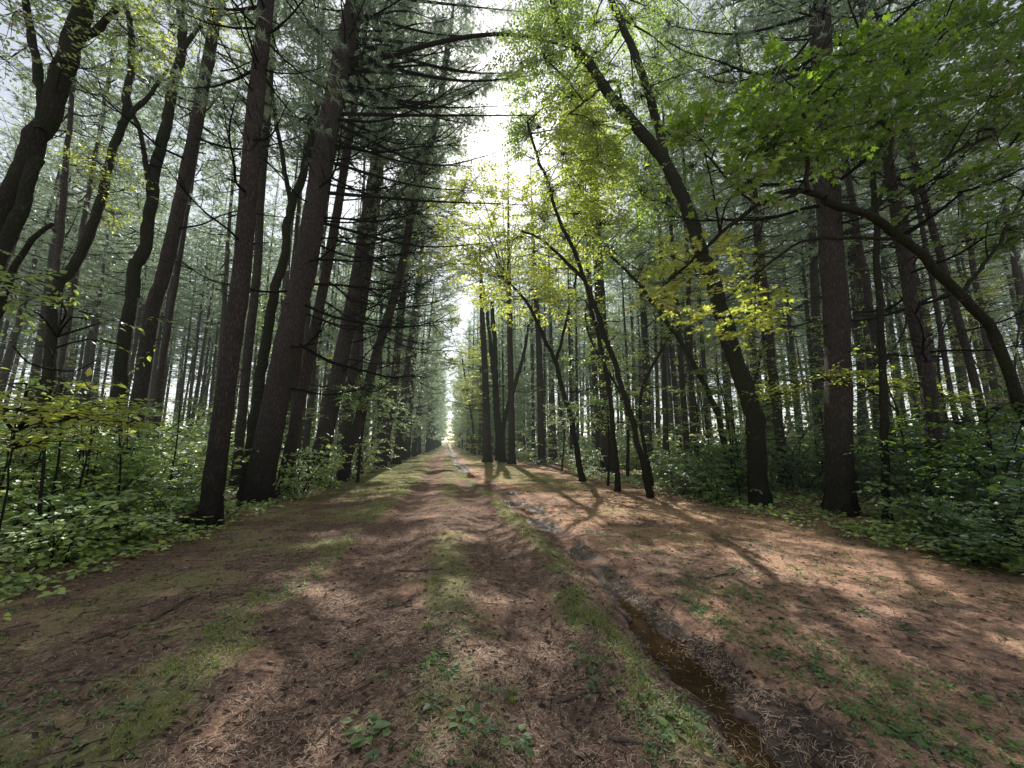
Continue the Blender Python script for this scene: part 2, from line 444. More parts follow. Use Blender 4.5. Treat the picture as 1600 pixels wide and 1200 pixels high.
BR_MESH = []                                  # dead boughs, about 3 m long, pointing along +X
for i in range(9):
    rg = np.random.default_rng(300+i); mb = MB(); L = 3.0
    s = np.linspace(0, 1, 12)
    bend = rg.normal(0, .10)
    zc = -.10*L*np.sin(s*2.6)*rg.uniform(.3, 1.2)+.20*L*s**2.4*rg.uniform(.2, 1.1)
    yc = bend*L*s**1.6+.04*np.sin(s*9+rg.uniform(0, 6))
    pts = np.stack([s*L, yc, zc+.025*np.sin(s*13+rg.uniform(0, 6))], 1)
    tube(mb, pts, .030*(1-s)**.8+.004, 6)
    for q in range(rg.integers(10, 17)):
        t = rg.uniform(.18, .98); p = np.array([np.interp(t, s, pts[:, j]) for j in range(3)])
        sg = rg.choice([-1, 1]); d = nrm(np.array([rg.uniform(.5, 1.0), sg*rg.uniform(.35, .9), rg.normal(.0, .3)]))
        tl = rg.uniform(.25, 1.15)*(1.1-t*.6)
        ss = np.linspace(0, 1, 5)[:, None]
        tp = p+d*tl*ss+np.array([.2, 0, rg.normal(.12, .12)])*tl*ss**2
        tube(mb, tp, np.linspace(.011, .003, 5), 4)
        m = rg.integers(2, 6); tt = rg.uniform(.25, 1, m)
        P = np.stack([np.interp(tt, ss[:, 0], tp[:, j]) for j in range(3)], 1)
        prisms(mb, P, P+nrm(d+rg.normal(0, .6, (m, 3)))*rg.uniform(.1, .4, (m, 1)), .005, .002)
    BR_MESH.append(mb.mesh('dead_branch', [M_TWIG]))

def depth_of(p): return float((np.asarray(p)-C0) @ CF)
def rad_px(w, px, p):                         # radius of a trunk that looks w px wide at pixel column px
    return .5*w*depth_of(p)/F/math.sqrt(1+((px-800)/F)**2)

TREE_POS = []                                 # occupied places
def px_path(pts, Y, dY=0.0):
    n = len(pts)
    return np.array([at(x, y, Y+dY*k/max(1, n-1)) for k, (x, y) in enumerate(pts)])

def ground_foot(path):
    """lengthens the first segment down to just under the ground"""
    a, b = path[0], path[1]
    d = nrm(a-b)
    if a[2] > -.2 and d[2] < -.2: path = np.vstack([a+d*((a[2]+.25)/-d[2]), path])
    return path

def hero_pine(label, pts, w0, w1, base=None, Y=None, boughs=0, zb=(3, 12), bias=None, crown=True, mat=None, top=23.0, scale=1.0, group=None, z0=None, bscale=(.7, 1.25), edge=False):
    rg = np.random.default_rng(int(abs(pts[0][0]*7+pts[0][1])))
    if Y is None: Y = gnd(*(base or pts[0]))[1]
    P = px_path(pts, Y); r0 = rad_px(w0, pts[0][0], P[0]); r1 = rad_px(w1, pts[-1][0], P[-1])
    P = ground_foot(P); foot = P[0].copy(); foot[2] = 0
    t0 = (0-P[0][2])/(P[1][2]-P[0][2]); foot = P[0]+(P[1]-P[0])*max(0, min(1, t0)); foot[2] = 0
    ztop_given = P[-1][2]
    slope = (P[-1]-P[-2])/(P[-1][2]-P[-2][2])
    zz = ztop_given; cur = P[-1].copy(); ext = []
    while zz < top:
        st = min(2.0, top-zz+.01); slope = slope*np.array([.9, .9, 1]); cur = cur+slope*st; zz += st; ext.append(cur.copy())
    full = np.vstack([P]+[np.array(ext)]) if ext else P
    sp = smooth_path(full, .28)
    z = sp[:, 2]
    k = (r0-r1)/max(ztop_given, 1)
    r = np.where(z < ztop_given, r0-k*np.maximum(z, 0), r1*(1-.93*(z-ztop_given)/max(.1, top-ztop_given)))
    r = np.maximum(r, .02)*(1+rg.normal(0, .022, len(z))) + r0*.30*np.exp(-np.maximum(z, 0)/.25)
    root = thing('pine_tree', label, 'pine tree', tuple(foot), group)
    mb = MB(); tube(mb, sp, r, 24, jitter=.028, rng=rg, lobes=.34*np.exp(-np.maximum(z, 0)/.30)+.03)
    for q in range(26):                       # snapped branch stubs
        zz = rg.uniform(1.2, min(12, top)); a = rg.uniform(0, 6.28)
        c = np.array([np.interp(zz, z, sp[:, j]) for j in range(3)]); rr = np.interp(zz, z, r)*.85
        d = np.array([math.cos(a), math.sin(a), rg.normal(.15, .25)])
        tube(mb, [c+d*rr, c+d*(rr+rg.uniform(.04, .14)), c+d*(rr+rg.uniform(.16, .32))+[0, 0, rg.normal(0, .03)]], [.022, .014, .008], 5)
    link('trunk', mb.mesh('trunk', [mat or M_PINE], foot), root)
    ax = lambda zq: np.stack([np.interp(zq, z, sp[:, 0]), np.interp(zq, z, sp[:, 1])], -1)
    for q in range(boughs):
        zz = zb[0]+(zb[1]-zb[0])*(q+rg.uniform(0, .8))/boughs
        a = rg.uniform(0, 6.283) if bias is None else R(bias[0])+rg.normal(0, R(bias[1]))
        c = ax(zz)
        bp = np.array([[c[0]+math.cos(a)*k_, c[1]+math.sin(a)*k_, zz] for k_ in (.5, 1.2, 2.0, 2.8)])
        if keep_tufts(bp, rg, pl=2).mean() < .7 and rg.random() < .8: a += R(180) if bias is None else rg.normal(0, 1.2); bp = np.array([[c[0]+math.cos(a)*k_, c[1]+math.sin(a)*k_, zz] for k_ in (.5, 1.2, 2.0, 2.8)])
        if keep_tufts(bp, rg, pl=2).mean() < .7 and rg.random() < .6: continue
        o = link('branch', BR_MESH[rg.integers(len(BR_MESH))], root)
        o.location = (c[0]-foot[0], c[1]-foot[1], zz)
        o.rotation_euler = (rg.uniform(-.5, .5), R(rg.normal(-4, 9)), a)
        sc = rg.uniform(*bscale)*scale; o.scale = (sc, sc, sc)
    if crown:
        i = rg.integers(5) if not edge else 5+rg.integers(2); w, C, D, _ = VAR[i]
        zlo = C[:, 2].min(); rot = rg.uniform(0, 6.28)
        zs = z0 if z0 is not None else zlo
        def warp(V):
            V = V.copy(); c, s_ = math.cos(rot), math.sin(rot)
            x = V[:, 0]*c-V[:, 1]*s_; y = V[:, 0]*s_+V[:, 1]*c
            zq = np.where(V[:, 2] > zlo-1, zs+(V[:, 2]-zlo)*(top-zs)/(PINE_H-zlo), V[:, 2]*zs/zlo)
            A = ax(zq); return np.stack([x+A[:, 0], y+A[:, 1], zq], 1)
        Cw = warp(C); kk = keep_tufts(Cw, rg)
        mb = MB(); mb.merge(w, warp, keep=lambda V: keep_tufts(V, rg, pl=2)); c, s_ = math.cos(rot), math.sin(rot)
        Dw = np.stack([D[:, 0]*c-D[:, 1]*s_, D[:, 0]*s_+D[:, 1]*c, D[:, 2]], 1)
        add_tufts(mb, rg, Cw[kk], Dw[kk])
        link('crown', mb.mesh('crown', [M_TWIG, M_NEEDLE], foot), root)
    TREE_POS.append((foot[0], foot[1]))
    return root

# ------------------------------------------------------------------ broadleaf trees
LEAFN = 2.0
def broadleaf(label, cat, paths, clumps, Y, leaf=.10, kind='ov', lm=None, wm=None, name='broadleaf_tree', nl=9, beam=None, group=None, foot=True, spray_l=.42, flat=.35, width=1.0, obey=False):
    """paths: list of (pixel points, w0, w1, dY); the first is the trunk. clumps: (px, py, rx, rz in metres, sprays, dY)"""
    rg = np.random.default_rng(int(abs(paths[0][0][0][0]*13+paths[0][0][0][1]*3)))
    lm = lm or M_LEAF; wm = wm or M_DARK
    root = None; sk = []; base = None
    for k, (pts, w0, w1, dY) in enumerate(paths):
        y0 = Y
        if isinstance(dY, tuple): y0, dY = Y+dY[0], dY[1]-dY[0]
        P = px_path(pts, y0, dY)
        r0 = rad_px(w0, pts[0][0], P[0]); r1 = rad_px(w1, pts[-1][0], P[-1])
        if k == 0:
            if foot: P = ground_foot(P)
            base = P[0].copy(); base[2] = 0
            root = thing(name, label, cat, tuple(base), group)
        sp = smooth_path(P, .16)
        L = np.concatenate([[0], np.cumsum(np.linalg.norm(np.diff(sp, axis=0), axis=1))]); f = L/L[-1]
        r = r0+(r1-r0)*f
        if k == 0: r = r+r0*.35*np.exp(-np.maximum(sp[:, 2], 0)/.22)
        kn = np.arange(0, L[-1]+.45, .45); kd = rg.normal(0, 1, (len(kn), 3))*np.clip(r0*.22, .008, .022); kd[0] = 0
        sp = sp+np.stack([np.interp(L, kn, kd[:, j]) for j in range(3)], 1)+rg.normal(0, .008, sp.shape)
        mb = MB(); tube(mb, sp, r*(1+rg.normal(0, .03, len(r))), 14 if r0 > .05 else 8, cap=True, jitter=.02, rng=rg)
        link('trunk' if k == 0 else 'branch', mb.mesh('trunk' if k == 0 else 'branch', [wm], base), root)
        sk.append(sp)
    S = np.vstack(sk)
    if clumps:
        mb = MB()
        for (px, py, rx, rz, ns, dY) in clumps:
            ns = int(ns*LEAFN)
            c = at(px, py, Y+dY)
            if beam: BEAM.append((c, rx*beam))
            cost = np.linalg.norm(S-c, axis=1)+np.where(S[:, 2] > c[2]-.05, (S[:, 2]-c[2]+.05)*1.5, 0)
            s = S[np.argmin(cost)]
            mid = (s+c)/2+np.array([0, 0, .10*np.linalg.norm(c-s)])+rg.normal(0, .06, 3)
            tube(mb, smooth_path([s, mid, c], .25), np.linspace(.014+.004*np.linalg.norm(c-s), .007, len(smooth_path([s, mid, c], .25))), 5)
            u = rg.normal(0, 1, (ns, 3)); u = u/np.linalg.norm(u, axis=1, keepdims=True)*rg.uniform(.15, 1, (ns, 1))**.5
            B = c+u*np.array([rx, rx, rz])
            for _ in range(4):                # sprays that would shade the sunny patches grow elsewhere in the clump
                bad = ~keep_tufts(B, rg, obey, .9)
                if not bad.any(): break
                B[bad] = c+rg.normal(0, .6, (bad.sum(), 3))*np.array([rx, rx, rz])
            kb = keep_tufts(B, rg, obey, .8 if kind == 'ov' else .6); B = B[kb]; u = u[kb]; ns = len(B)
            out = nrm(c-s); out[2] *= .3
            D = u*np.array([1, 1, .35])*.9+out*.55+rg.normal(0, .25, (ns, 3))*np.array([1, 1, .4])
            prisms(mb, c+(B-c)*.05, B, .005, .004)
            sprays(mb, mb, rg, B, D, spray_l*rg.uniform(.6, 1.25, ns), nl, leaf, kind, 0, 1, flat, width)
        link('crown', mb.mesh('crown', [wm, lm], base), root)
    TREE_POS.append((base[0], base[1]))
    return root

# ------------------------------------------------------------------ broadleaf trees, from the photograph's left to its right
def cl(pts, rx, rz, ns, d0=0., d1=0.):
    out = []
    for i, (x, y) in enumerate(pts):
        out.append((x, y, rx, rz, ns, d0+(d1-d0)*((i*7919) % 13)/12.0))
    return out

# foliage that stands in full sun: the canopy in front of the sun is thinner there
def sunlit(pts, Y, r, d=(0,)):
    for x, y in pts:
        for dd in d: BEAM.append((at(x, y, Y+dd), r))
sunlit([(880, 240), (930, 250), (905, 290), (862, 300), (898, 335), (945, 225), (893, 170), (915, 205), (955, 275), (850, 345), (940, 350), (835, 395), (870, 420)], gnd(1015, 777)[1], .8, (0, 1))
sunlit([(790, 440), (830, 470), (872, 470), (762, 462), (852, 428), (902, 405)], gnd(910, 752)[1], 1.1)
sunlit([(1040, 440), (1090, 430), (1130, 470), (1150, 512), (1172, 490), (1080, 400), (1122, 395), (1012, 470)], 6.0, .55)
sunlit([(15, 640), (58, 652), (105, 640), (30, 690), (80, 615)], 4.7, .45)
sunlit([(1290, 588), (1340, 583), (1378, 600), (1252, 603), (1445, 612)], 7.3, .45)
broadleaf('thick dark forked tree leaning in at the left edge with a broken pale limb', 'tree',
    [([(-75, 640), (-45, 500), (0, 350), (52, 232), (88, 140), (118, 50), (142, -30)], 58, 34, 0.6),
     ([(62, 205), (66, 150), (52, 70), (38, -20)], 22, 13, (.25, .6)),
     ([(116, 66), (148, 46), (184, 12)], 18, 10, (.5, .2)),
     ([(-15, 440), (30, 330), (55, 250)], 34, 24, (0, .25)),
     ([(-20, 520), (25, 410), (78, 348)], 20, 9, (-.3, -.5))],
    cl([(20, 20), (95, 95), (165, 30), (60, -20), (120, 8), (205, 55), (10, 95)], .55, .25, 12, -.5, 1.0), 6.6, leaf=.085, lm=M_LEAF)
broadleaf('slender crooked tree forking into two dark limbs behind the left undergrowth', 'tree',
    [([(66, 640), (92, 460), (115, 418), (156, 325), (167, 255), (195, 184), (201, 140), (206, 70), (194, -10)], 30, 10, .4),
     ([(188, 196), (212, 172), (232, 152), (262, 108)], 12, 5, (.2, .6))],
    cl([(175, 262), (182, 300), (150, 250), (235, 120), (205, 30), (180, 335), (255, 85)], .5, .2, 10, -.5, .8), 9.8, leaf=.085, lm=M_SUNNY, beam=1.0)
broadleaf('tall mossy tree with a low side limb between the two left pines', 'tree',
    [([(182, 650), (210, 430), (222, 400), (237, 304), (252, 217), (273, 122), (286, 70), (280, -15)], 29, 14, .3),
     ([(233, 300), (222, 215), (209, 178), (200, 140), (203, 95)], 11, 6, (0, .5)),
     ([(284, 80), (306, 48), (330, 28)], 10, 5, (.2, .4))],
    cl([(320, 15), (235, 30), (300, -10), (265, 25), (340, 55), (225, 75)], .6, .25, 12, -.5, 1.0), 10.5, leaf=.09, lm=M_SUNNY, beam=.9)
broadleaf('slim green-mossed tree with a snapped top between two big left pines', 'tree',
    [([(394, 690), (412, 560), (434, 437), (441, 415), (455, 332), (476, 262), (493, 174)], 21, 11, .3),
     ([(455, 332), (446, 270), (431, 180), (420, 90)], 9, 5, (.1, .3))],
    cl([(410, 70), (440, 100), (395, 30), (468, 120)], .6, .25, 10, 0, 1.0), 11.5, leaf=.09, lm=M_LEAF)
broadleaf('dark mossy tree leaning left over the track and forking high up', 'tree',
    [([(1187, 791), (1180, 665), (1145, 553), (1120, 462), (1078, 338), (1040, 255), (970, 168), (917, 96), (872, 38), (860, -30)], 34, 12, 1.2),
     ([(1043, 262), (1030, 206), (1005, 115), (977, 52), (948, -20)], 15, 10, (.8, 1.4)),
     ([(978, 178), (960, 128), (925, 150), (890, 178)], 5, 3, (1.0, .6))],
    cl([(880, 60), (930, 35), (990, 30), (950, 110), (1022, 90), (1045, 35), (900, 130), (1000, 150), (1060, 120), (860, 15), (1080, 70), (910, 175), (1000, 215), (850, 90), (885, 120), (930, 80), (970, 20), (1010, 10), (900, 20), (870, 200), (930, 195), (960, 235), (1010, 262), (1060, 200), (1092, 140), (1110, 50), (1130, 100), (1000, 300), (1042, 318), (1082, 260), (846, 200), (835, 250), (822, 150), (842, 60), (815, 95), (850, 20), (828, 210)], .85, .38, 32, .4, 5.5),
    gnd(1187, 791)[1], leaf=.105, lm=M_LEAF, obey=True)
broadleaf('thin leaning tree carrying a tall pale yellow-green sunlit crown over the track', 'tree',
    [([(1015, 777), (990, 665), (963, 577), (938, 507), (907, 420), (868, 325), (838, 240), (825, 190)], 11, 4, .6),
     ([(915, 440), (870, 395), (842, 372), (815, 360)], 6, 3, (.3, .2))],
    cl([(880, 240), (930, 250), (905, 290), (862, 300), (898, 335), (945, 225), (872, 170), (893, 150), (915, 205), (955, 275), (925, 315), (850, 345), (885, 370), (940, 350), (880, 205), (905, 250)], .66, .42, 34, -.6, 1.6)
    + cl([(835, 395), (870, 420), (810, 370), (905, 400)], .6, .25, 12, 0, 1.2),
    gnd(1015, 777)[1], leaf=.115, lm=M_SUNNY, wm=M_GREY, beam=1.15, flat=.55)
broadleaf('spindly crooked tree with sunlit yellow-green tiers beside the far right of the track', 'tree',
    [([(910, 752), (893, 658), (865, 560), (848, 525), (822, 470), (790, 440)], 10, 4, .5),
     ([(868, 570), (885, 500), (900, 430)], 5, 3, (.2, .5))],
    cl([(790, 440), (830, 470), (872, 470), (762, 462), (852, 428), (902, 405), (815, 495), (775, 430), (890, 490), (845, 450), (800, 352), (770, 330), (745, 352), (760, 385), (732, 400), (815, 312), (785, 300), (830, 380), (705, 335), (715, 372), (702, 412), (726, 300), (742, 280)], 1.0, .38, 22, -1.0, 2.2),
    gnd(910, 752)[1], leaf=.14, lm=M_SUNNY, wm=M_GREY, beam=1.1, flat=.55)
broadleaf('slim pale tree hanging light foliage over the far track', 'tree',
    [([(778, 722), (772, 600), (757, 460), (738, 385)], 8, 4, 0)],
    cl([(748, 400), (725, 420), (757, 450), (735, 470), (715, 505), (750, 520), (730, 545), (712, 570), (745, 585), (722, 610), (705, 535), (702, 475), (760, 560), (740, 620)], 1.25, .55, 24, -3, 4), 31, leaf=.19, lm=M_SUNNY, wm=M_GREY, beam=.8)
broadleaf('double-stemmed dark tree at the bend of the right-hand tree line', 'tree',
    [([(786, 722), (776, 640), (773, 542), (768, 470)], 12, 6, .2),
     ([(775, 712), (790, 650), (816, 562), (828, 500)], 9, 4, (0, .4))],
    cl([(770, 470), (835, 480), (790, 520), (750, 590), (800, 600)], 1.2, .4, 16, 0, 2), gnd(786, 722)[1], leaf=.16, lm=M_LEAF)
broadleaf('thin upright dark sapling stem just left of the leaning right pines', 'tree',
    [([(966, 768), (952, 612), (944, 570), (931, 507), (915, 440)], 9, 5, .3)],
    cl([(930, 500), (955, 560), (905, 470), (985, 590)], .6, .2, 10, -.4, .8), gnd(966, 768)[1], leaf=.10, lm=M_LEAF)
broadleaf('bowed sapling curving up left behind the mossy leaning tree', 'tree',
    [([(1145, 768), (1127, 672), (1106, 612), (1060, 530), (1000, 448), (945, 388)], 12, 4, .8)],
    cl([(1000, 420), (960, 390), (1030, 470), (985, 360), (1010, 330), (1050, 380)], .8, .3, 14, 0, 1.5), gnd(1145, 768)[1], leaf=.10, lm=M_LEAF)
broadleaf('straight thin bare trunk standing close to the right of the big right pine', 'tree',
    [([(1386, 818), (1379, 595), (1372, 420), (1366, 300), (1362, 180), (1355, 40)], 16, 8, .5)],
    cl([(1360, 190), (1400, 120), (1330, 100)], .5, .2, 9, 0, .8), gnd(1386, 818)[1], leaf=.10, wm=M_GREY)
# the big maple: arched limb from the right edge
mp_cl = []
mrg = np.random.default_rng(5)
POLY = [(1070, 200), (1150, 150), (1240, 95), (1330, 75), (1430, 40), (1640, -40), (1660, 440), (1500, 400), (1420, 330), (1330, 290), (1250, 285), (1160, 300), (1090, 280)]
def inpoly(x, y):
    c = False; j = len(POLY)-1
    for i in range(len(POLY)):
        (a, b), (d, e) = POLY[i], POLY[j]
        if (b > y) != (e > y) and x < (d-a)*(y-b)/(e-b)+a: c = not c
        j = i
    return c
while len(mp_cl) < 62:
    x, y = mrg.uniform(1060, 1660), mrg.uniform(-40, 440)
    if inpoly(x, y) and mrg.random() < (.45 if (y > 260 and x < 1420) else 1):
        mp_cl.append((x, y, .42, .16, 9, mrg.uniform(-.9, 1.2)))
MAPLE_LOW = [(1040, 440), (1090, 430), (1130, 470), (1150, 512), (1172, 490), (1060, 475), (1080, 400), (1122, 395), (1012, 470), (1180, 520), (1110, 500), (1140, 440), (1035, 400), (1190, 470)]
mp_cl2 = [(x, y, .36, .13, 9, mrg.uniform(-.2, 1.2)) for x, y in MAPLE_LOW]
mroot = broadleaf('arching maple with dark lobed leaves filling the upper right', 'maple tree',
    [([(1665, 780), (1625, 690), (1600, 644), (1575, 592), (1547, 515), (1510, 470), (1460, 416), (1411, 374), (1365, 343), (1327, 329), (1290, 310)], 30, 14, -.4),
     ([(1290, 310), (1257, 297), (1208, 306), (1150, 345), (1075, 413), (1040, 445)], 12, 4, (-.4, .6)),
     ([(1262, 299), (1259, 245), (1250, 196), (1262, 150)], 9, 4, (-.4, -.3)),
     ([(1348, 335), (1425, 290), (1488, 241), (1600, 185), (1680, 140)], 10, 5, (-.3, .2)),
     ([(1411, 374), (1330, 372), (1250, 378), (1180, 430), (1130, 470)], 8, 3, (-.3, .6)),
     ([(1257, 297), (1200, 318), (1160, 302), (1100, 240)], 6, 3, (-.4, .3)),
     ([(1500, 460), (1560, 380), (1600, 300), (1640, 240)], 9, 5, (-.2, .5)),
     ([(1365, 343), (1390, 250), (1400, 150), (1420, 60)], 8, 4, (-.3, .4))],
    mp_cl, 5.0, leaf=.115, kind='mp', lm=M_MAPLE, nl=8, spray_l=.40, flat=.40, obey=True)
# the lower, sunlit sprays of the same maple
def add_crown(root, clumps, Y, leaf, kind, lm, wm, nl, spray_l, beam, anchor, name='crown', flat=.35):
    rg = np.random.default_rng(77); mb = MB(); base = np.array(root.location)
    for (px, py, rx, rz, ns, dY) in clumps:
        ns = int(ns*1.3); c = at(px, py, Y+dY)
        if beam: BEAM.append((c, rx*beam))
        s = anchor[np.argmin(np.linalg.norm(anchor-c, axis=1))]
        tube(mb, smooth_path([s, (s+c)/2+[0, 0, .05], c], .2), .008, 5)
        u = rg.normal(0, 1, (ns, 3)); u = u/np.linalg.norm(u, axis=1, keepdims=True)*rg.uniform(.15, 1, (ns, 1))**.5
        B = c+u*np.array([rx, rx, rz]); D = u*np.array([1, 1, .3])+rg.normal(0, .3, (ns, 3))*np.array([1, 1, .4])
        prisms(mb, c+(B-c)*.05, B, .005, .004)
        sprays(mb, mb, rg, B, D, spray_l*rg.uniform(.6, 1.25, ns), nl, leaf, kind, 0, 1, flat)
    return link(name, mb.mesh(name, [wm, lm], base), root)
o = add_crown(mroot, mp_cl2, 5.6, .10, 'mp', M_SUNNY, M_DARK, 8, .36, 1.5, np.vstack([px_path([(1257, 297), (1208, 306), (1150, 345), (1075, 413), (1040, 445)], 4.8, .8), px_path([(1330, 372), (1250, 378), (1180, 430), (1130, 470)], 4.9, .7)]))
o['label'] = 'low sunlit yellow-green sprays of maple leaves'
# young trees of the undergrowth
broadleaf('flat tier of sunlit leaves on a young tree in front of the big right pine', 'young tree',
    [([(1420, 790), (1412, 700), (1400, 640), (1385, 600)], 6, 3, .2),
     ([(1400, 640), (1340, 600), (1260, 592)], 4, 2, (.1, -.2)), ([(1402, 650), (1470, 620), (1540, 625)], 4, 2, (.1, 0))],
    cl([(1290, 588), (1340, 583), (1378, 600), (1252, 603), (1445, 612), (1515, 618), (1400, 605), (1225, 615), (1480, 625)], .42, .07, 13, -.5, .5), 7.3, leaf=.085, lm=M_SUNNY, wm=M_GREY, name='young_tree', beam=1.1)
broadleaf('leafy young tree glowing yellow-green at the left edge of the picture', 'young tree',
    [([(-20, 930), (5, 800), (20, 700), (40, 600)], 7, 3, .3)],
    cl([(15, 640), (58, 652), (105, 640), (30, 690), (80, 615), (10, 600), (60, 690), (120, 655)], .34, .10, 10, -.3, .4), 4.6, leaf=.085, lm=M_SUNNY, wm=M_GREY, name='young_tree', beam=1.3)
broadleaf('taller young tree with loose tiers of green leaves near the left edge', 'young tree',
    [([(60, 870), (70, 700), (85, 560), (100, 440)], 8, 3, .3)],
    cl([(30, 480), (92, 470), (140, 500), (60, 540), (152, 562), (195, 540), (112, 520), (20, 540), (75, 590), (170, 500), (0, 440), (60, 430)], .45, .12, 9, -.6, .7), 6.2, leaf=.095, lm=M_LEAF, wm=M_GREY, name='young_tree')
broadleaf('small pale-leaved tree reaching out from the left trees beside the track', 'young tree',
    [([(560, 740), (566, 680), (575, 630)], 5, 2, .3)],
    cl([(575, 625), (605, 632), (545, 615), (625, 655), (585, 605), (560, 645)], .9, .18, 16, -.8, .8), 15.5, leaf=.13, lm=M_FORB, wm=M_GREY, name='young_tree', beam=1.0)
broadleaf('small pale-leaved tree standing before the dark trunks on the right', 'young tree',
    [([(950, 745), (952, 690), (948, 640)], 4, 2, .2)],
    cl([(920, 635), (950, 625), (985, 640), (900, 655), (970, 660), (935, 660)], .8, .16, 15, -.6, .6), 12.8, leaf=.12, lm=M_FORB, wm=M_GREY, name='young_tree', beam=1.0)
broadleaf('green bushy young tree in the dark undergrowth at the right edge', 'young tree',
    [([(1560, 830), (1555, 740), (1540, 660)], 7, 3, .2)],
    cl([(1490, 660), (1540, 640), (1590, 660), (1470, 690), (1530, 700), (1585, 720), (1440, 650), (1500, 730), (1600, 620), (1430, 700)], .5, .16, 11, -.5, .8), 5.6, leaf=.10, lm=M_MAPLE, wm=M_GREY, name='young_tree')

def live_bough(root, start, ends, Y, dY=(0, 1.5), r=.55, seed=1, name='live_branch', green=True, ts=1.0):
    """long needle-clad boughs: from a pixel on the trunk to pixels out in the air"""
    rg = np.random.default_rng(seed); base = np.array(root.location)
    for i, (ex, ey, sx, sy) in enumerate(ends):
        s = at(sx, sy, Y); e = at(ex, ey, Y+rg.uniform(*dY)); L = np.linalg.norm(e-s)
        mid = (s+e)/2+np.array([0, rg.normal(0, .1*L), -.04*L]); sp = smooth_path([s, mid, e], .2)
        mb = MB(); tube(mb, sp, np.linspace(.016+.007*L, .006, len(sp)), 6)
        C, D = [], []
        for q in range(int(L*(13 if green else 6))):
            t = rg.uniform(.35, 1)**.8; p = sp[int(t*(len(sp)-1))]; d = nrm((e-s)/L*.7+rg.normal(0, .55, 3)*np.array([1, 1, .5])); tl = rg.uniform(.25, .75)*r*1.7*(1.2-t*.5)
            prisms(mb, [p], [p+d*tl], .006, .002)
            k3 = 4; tt = rg.uniform(.3, 1, k3); pa = p+d*tl*tt[:, None]; pb = pa+nrm(d+rg.normal(0, .6, (k3, 3)))*(tl*rg.uniform(.25, .6, (k3, 1))); pb[:, 2] -= .04*tl
            prisms(mb, pa, pb, .0035, .0015)
            m = 3
            for u in range(k3):
                if rg.random() < .48: continue
                for w_ in range(m): C.append(pa[u]+(pb[u]-pa[u])*(w_+1)/m+rg.normal(0, .02, 3)); D.append(pb[u]-pa[u]+np.array([0, 0, -.02]))
        if green:
            C, D = np.array(C), np.array(D); kk = keep_tufts(C, rg, False); add_tufts(mb, rg, C[kk], D[kk], 1, 11, .12*ts, .0045*ts)
        link(name, mb.mesh(name, [M_TWIG, M_NEEDLE], base), root)

# ------------------------------------------------------------------ the pines one can tell apart
hero_pine('dark pine whose foot is hidden by bright leaves, third big trunk from the left', [(188, 785), (213, 655), (240, 480), (259, 420), (304, 210), (336, 35), (343, 0)], 32, 18, boughs=9, zb=(3.5, 12))
hero_pine('straight dark pine rising clear at the edge of the left undergrowth', [(325, 824), (346, 660), (364, 525), (378, 420), (395, 210), (416, 0)], 37, 25, boughs=8, zb=(5, 13), scale=.7)
L6 = hero_pine('thickest left pine, leaning towards the track with many bare dead branches', [(399, 786), (424, 660), (451, 525), (479, 402), (518, 175), (556, 0)], 47, 29, boughs=36, zb=(2.9, 14.5), bias=(0, 42), scale=1.15, z0=12.5)
hero_pine('thin pine half hidden left of the thickest left pine', [(374, 690), (388, 545), (402, 420), (407, 315), (417, 190), (424, 90)], 17, 11, Y=13.5, boughs=5, zb=(5, 12))
hero_pine('slim pine directly behind the right side of the thickest left pine', [(437, 775), (462, 660), (490, 525), (520, 370), (540, 250)], 20, 13, boughs=10, zb=(4, 12), bias=(10, 70))
L10 = hero_pine('leaning pine with dense dead boughs, next along the track after the thickest one', [(490, 755), (518, 632), (557, 440), (580, 300), (602, 180), (622, 60), (635, -10)], 30, 11, boughs=36, zb=(3.2, 14), bias=(0, 55), scale=1.05, z0=11)
L11 = hero_pine('slender curved pine stem bowing over the left edge of the track', [(532, 752), (545, 705), (560, 658), (588, 553), (623, 437), (651, 297), (680, 196), (700, 70)], 17, 9, boughs=38, zb=(3.2, 15), bias=(-5, 70), scale=.95, z0=11)
hero_pine('upright dark pine between two leaning ones left of the track', [(540, 735), (543, 665), (557, 542), (575, 420), (588, 320)], 18, 11, Y=17, boughs=28, zb=(3, 15), bias=(0, 70), edge=True, z0=8.5)
L13 = hero_pine('dark pine with a black base where grass meets the left tree line', [(595, 733), (603, 680), (613, 623), (630, 455), (640, 360)], 15, 9, boughs=34, zb=(2.8, 16), bias=(0, 70), edge=True, z0=6.5)
hero_pine('pine just beyond the black-based pine on the left tree line', [(619, 725), (632, 610), (645, 507), (655, 430)], 12, 7, boughs=30, zb=(2.5, 17), bias=(0, 75), edge=True, z0=5.5)
hero_pine('distant left pine with pale bark facing the track', [(630, 718), (637, 640), (648, 540)], 10, 7, boughs=28, zb=(2.5, 17), bias=(0, 75), edge=True, z0=6.5)
L16 = hero_pine('farthest clearly separate pine of the left tree line', [(646, 711), (653, 650), (662, 588)], 9, 6, boughs=26, zb=(2.2, 18), bias=(0, 75), edge=True, z0=4)
R1 = hero_pine('thickest right pine, a massive dark trunk with a bright leaf tier across it', [(1314, 803), (1311, 700), (1310, 595), (1305, 455), (1300, 420), (1292, 245), (1281, 35), (1281, 0)], 48, 34, boughs=16, zb=(6.5, 13.5), bias=(180, 80), scale=1.15)
hero_pine('grey pine with upswept stubs against the white gap on the right', [(1466, 765), (1450, 602), (1432, 515), (1418, 437), (1400, 330)], 32, 20, Y=6.6, boughs=8, zb=(2.6, 9))
hero_pine('pine leaning slightly in the white gap near the right edge', [(1560, 760), (1526, 609), (1488, 465), (1450, 330)], 18, 12, Y=7.6, boughs=7, zb=(3, 10))
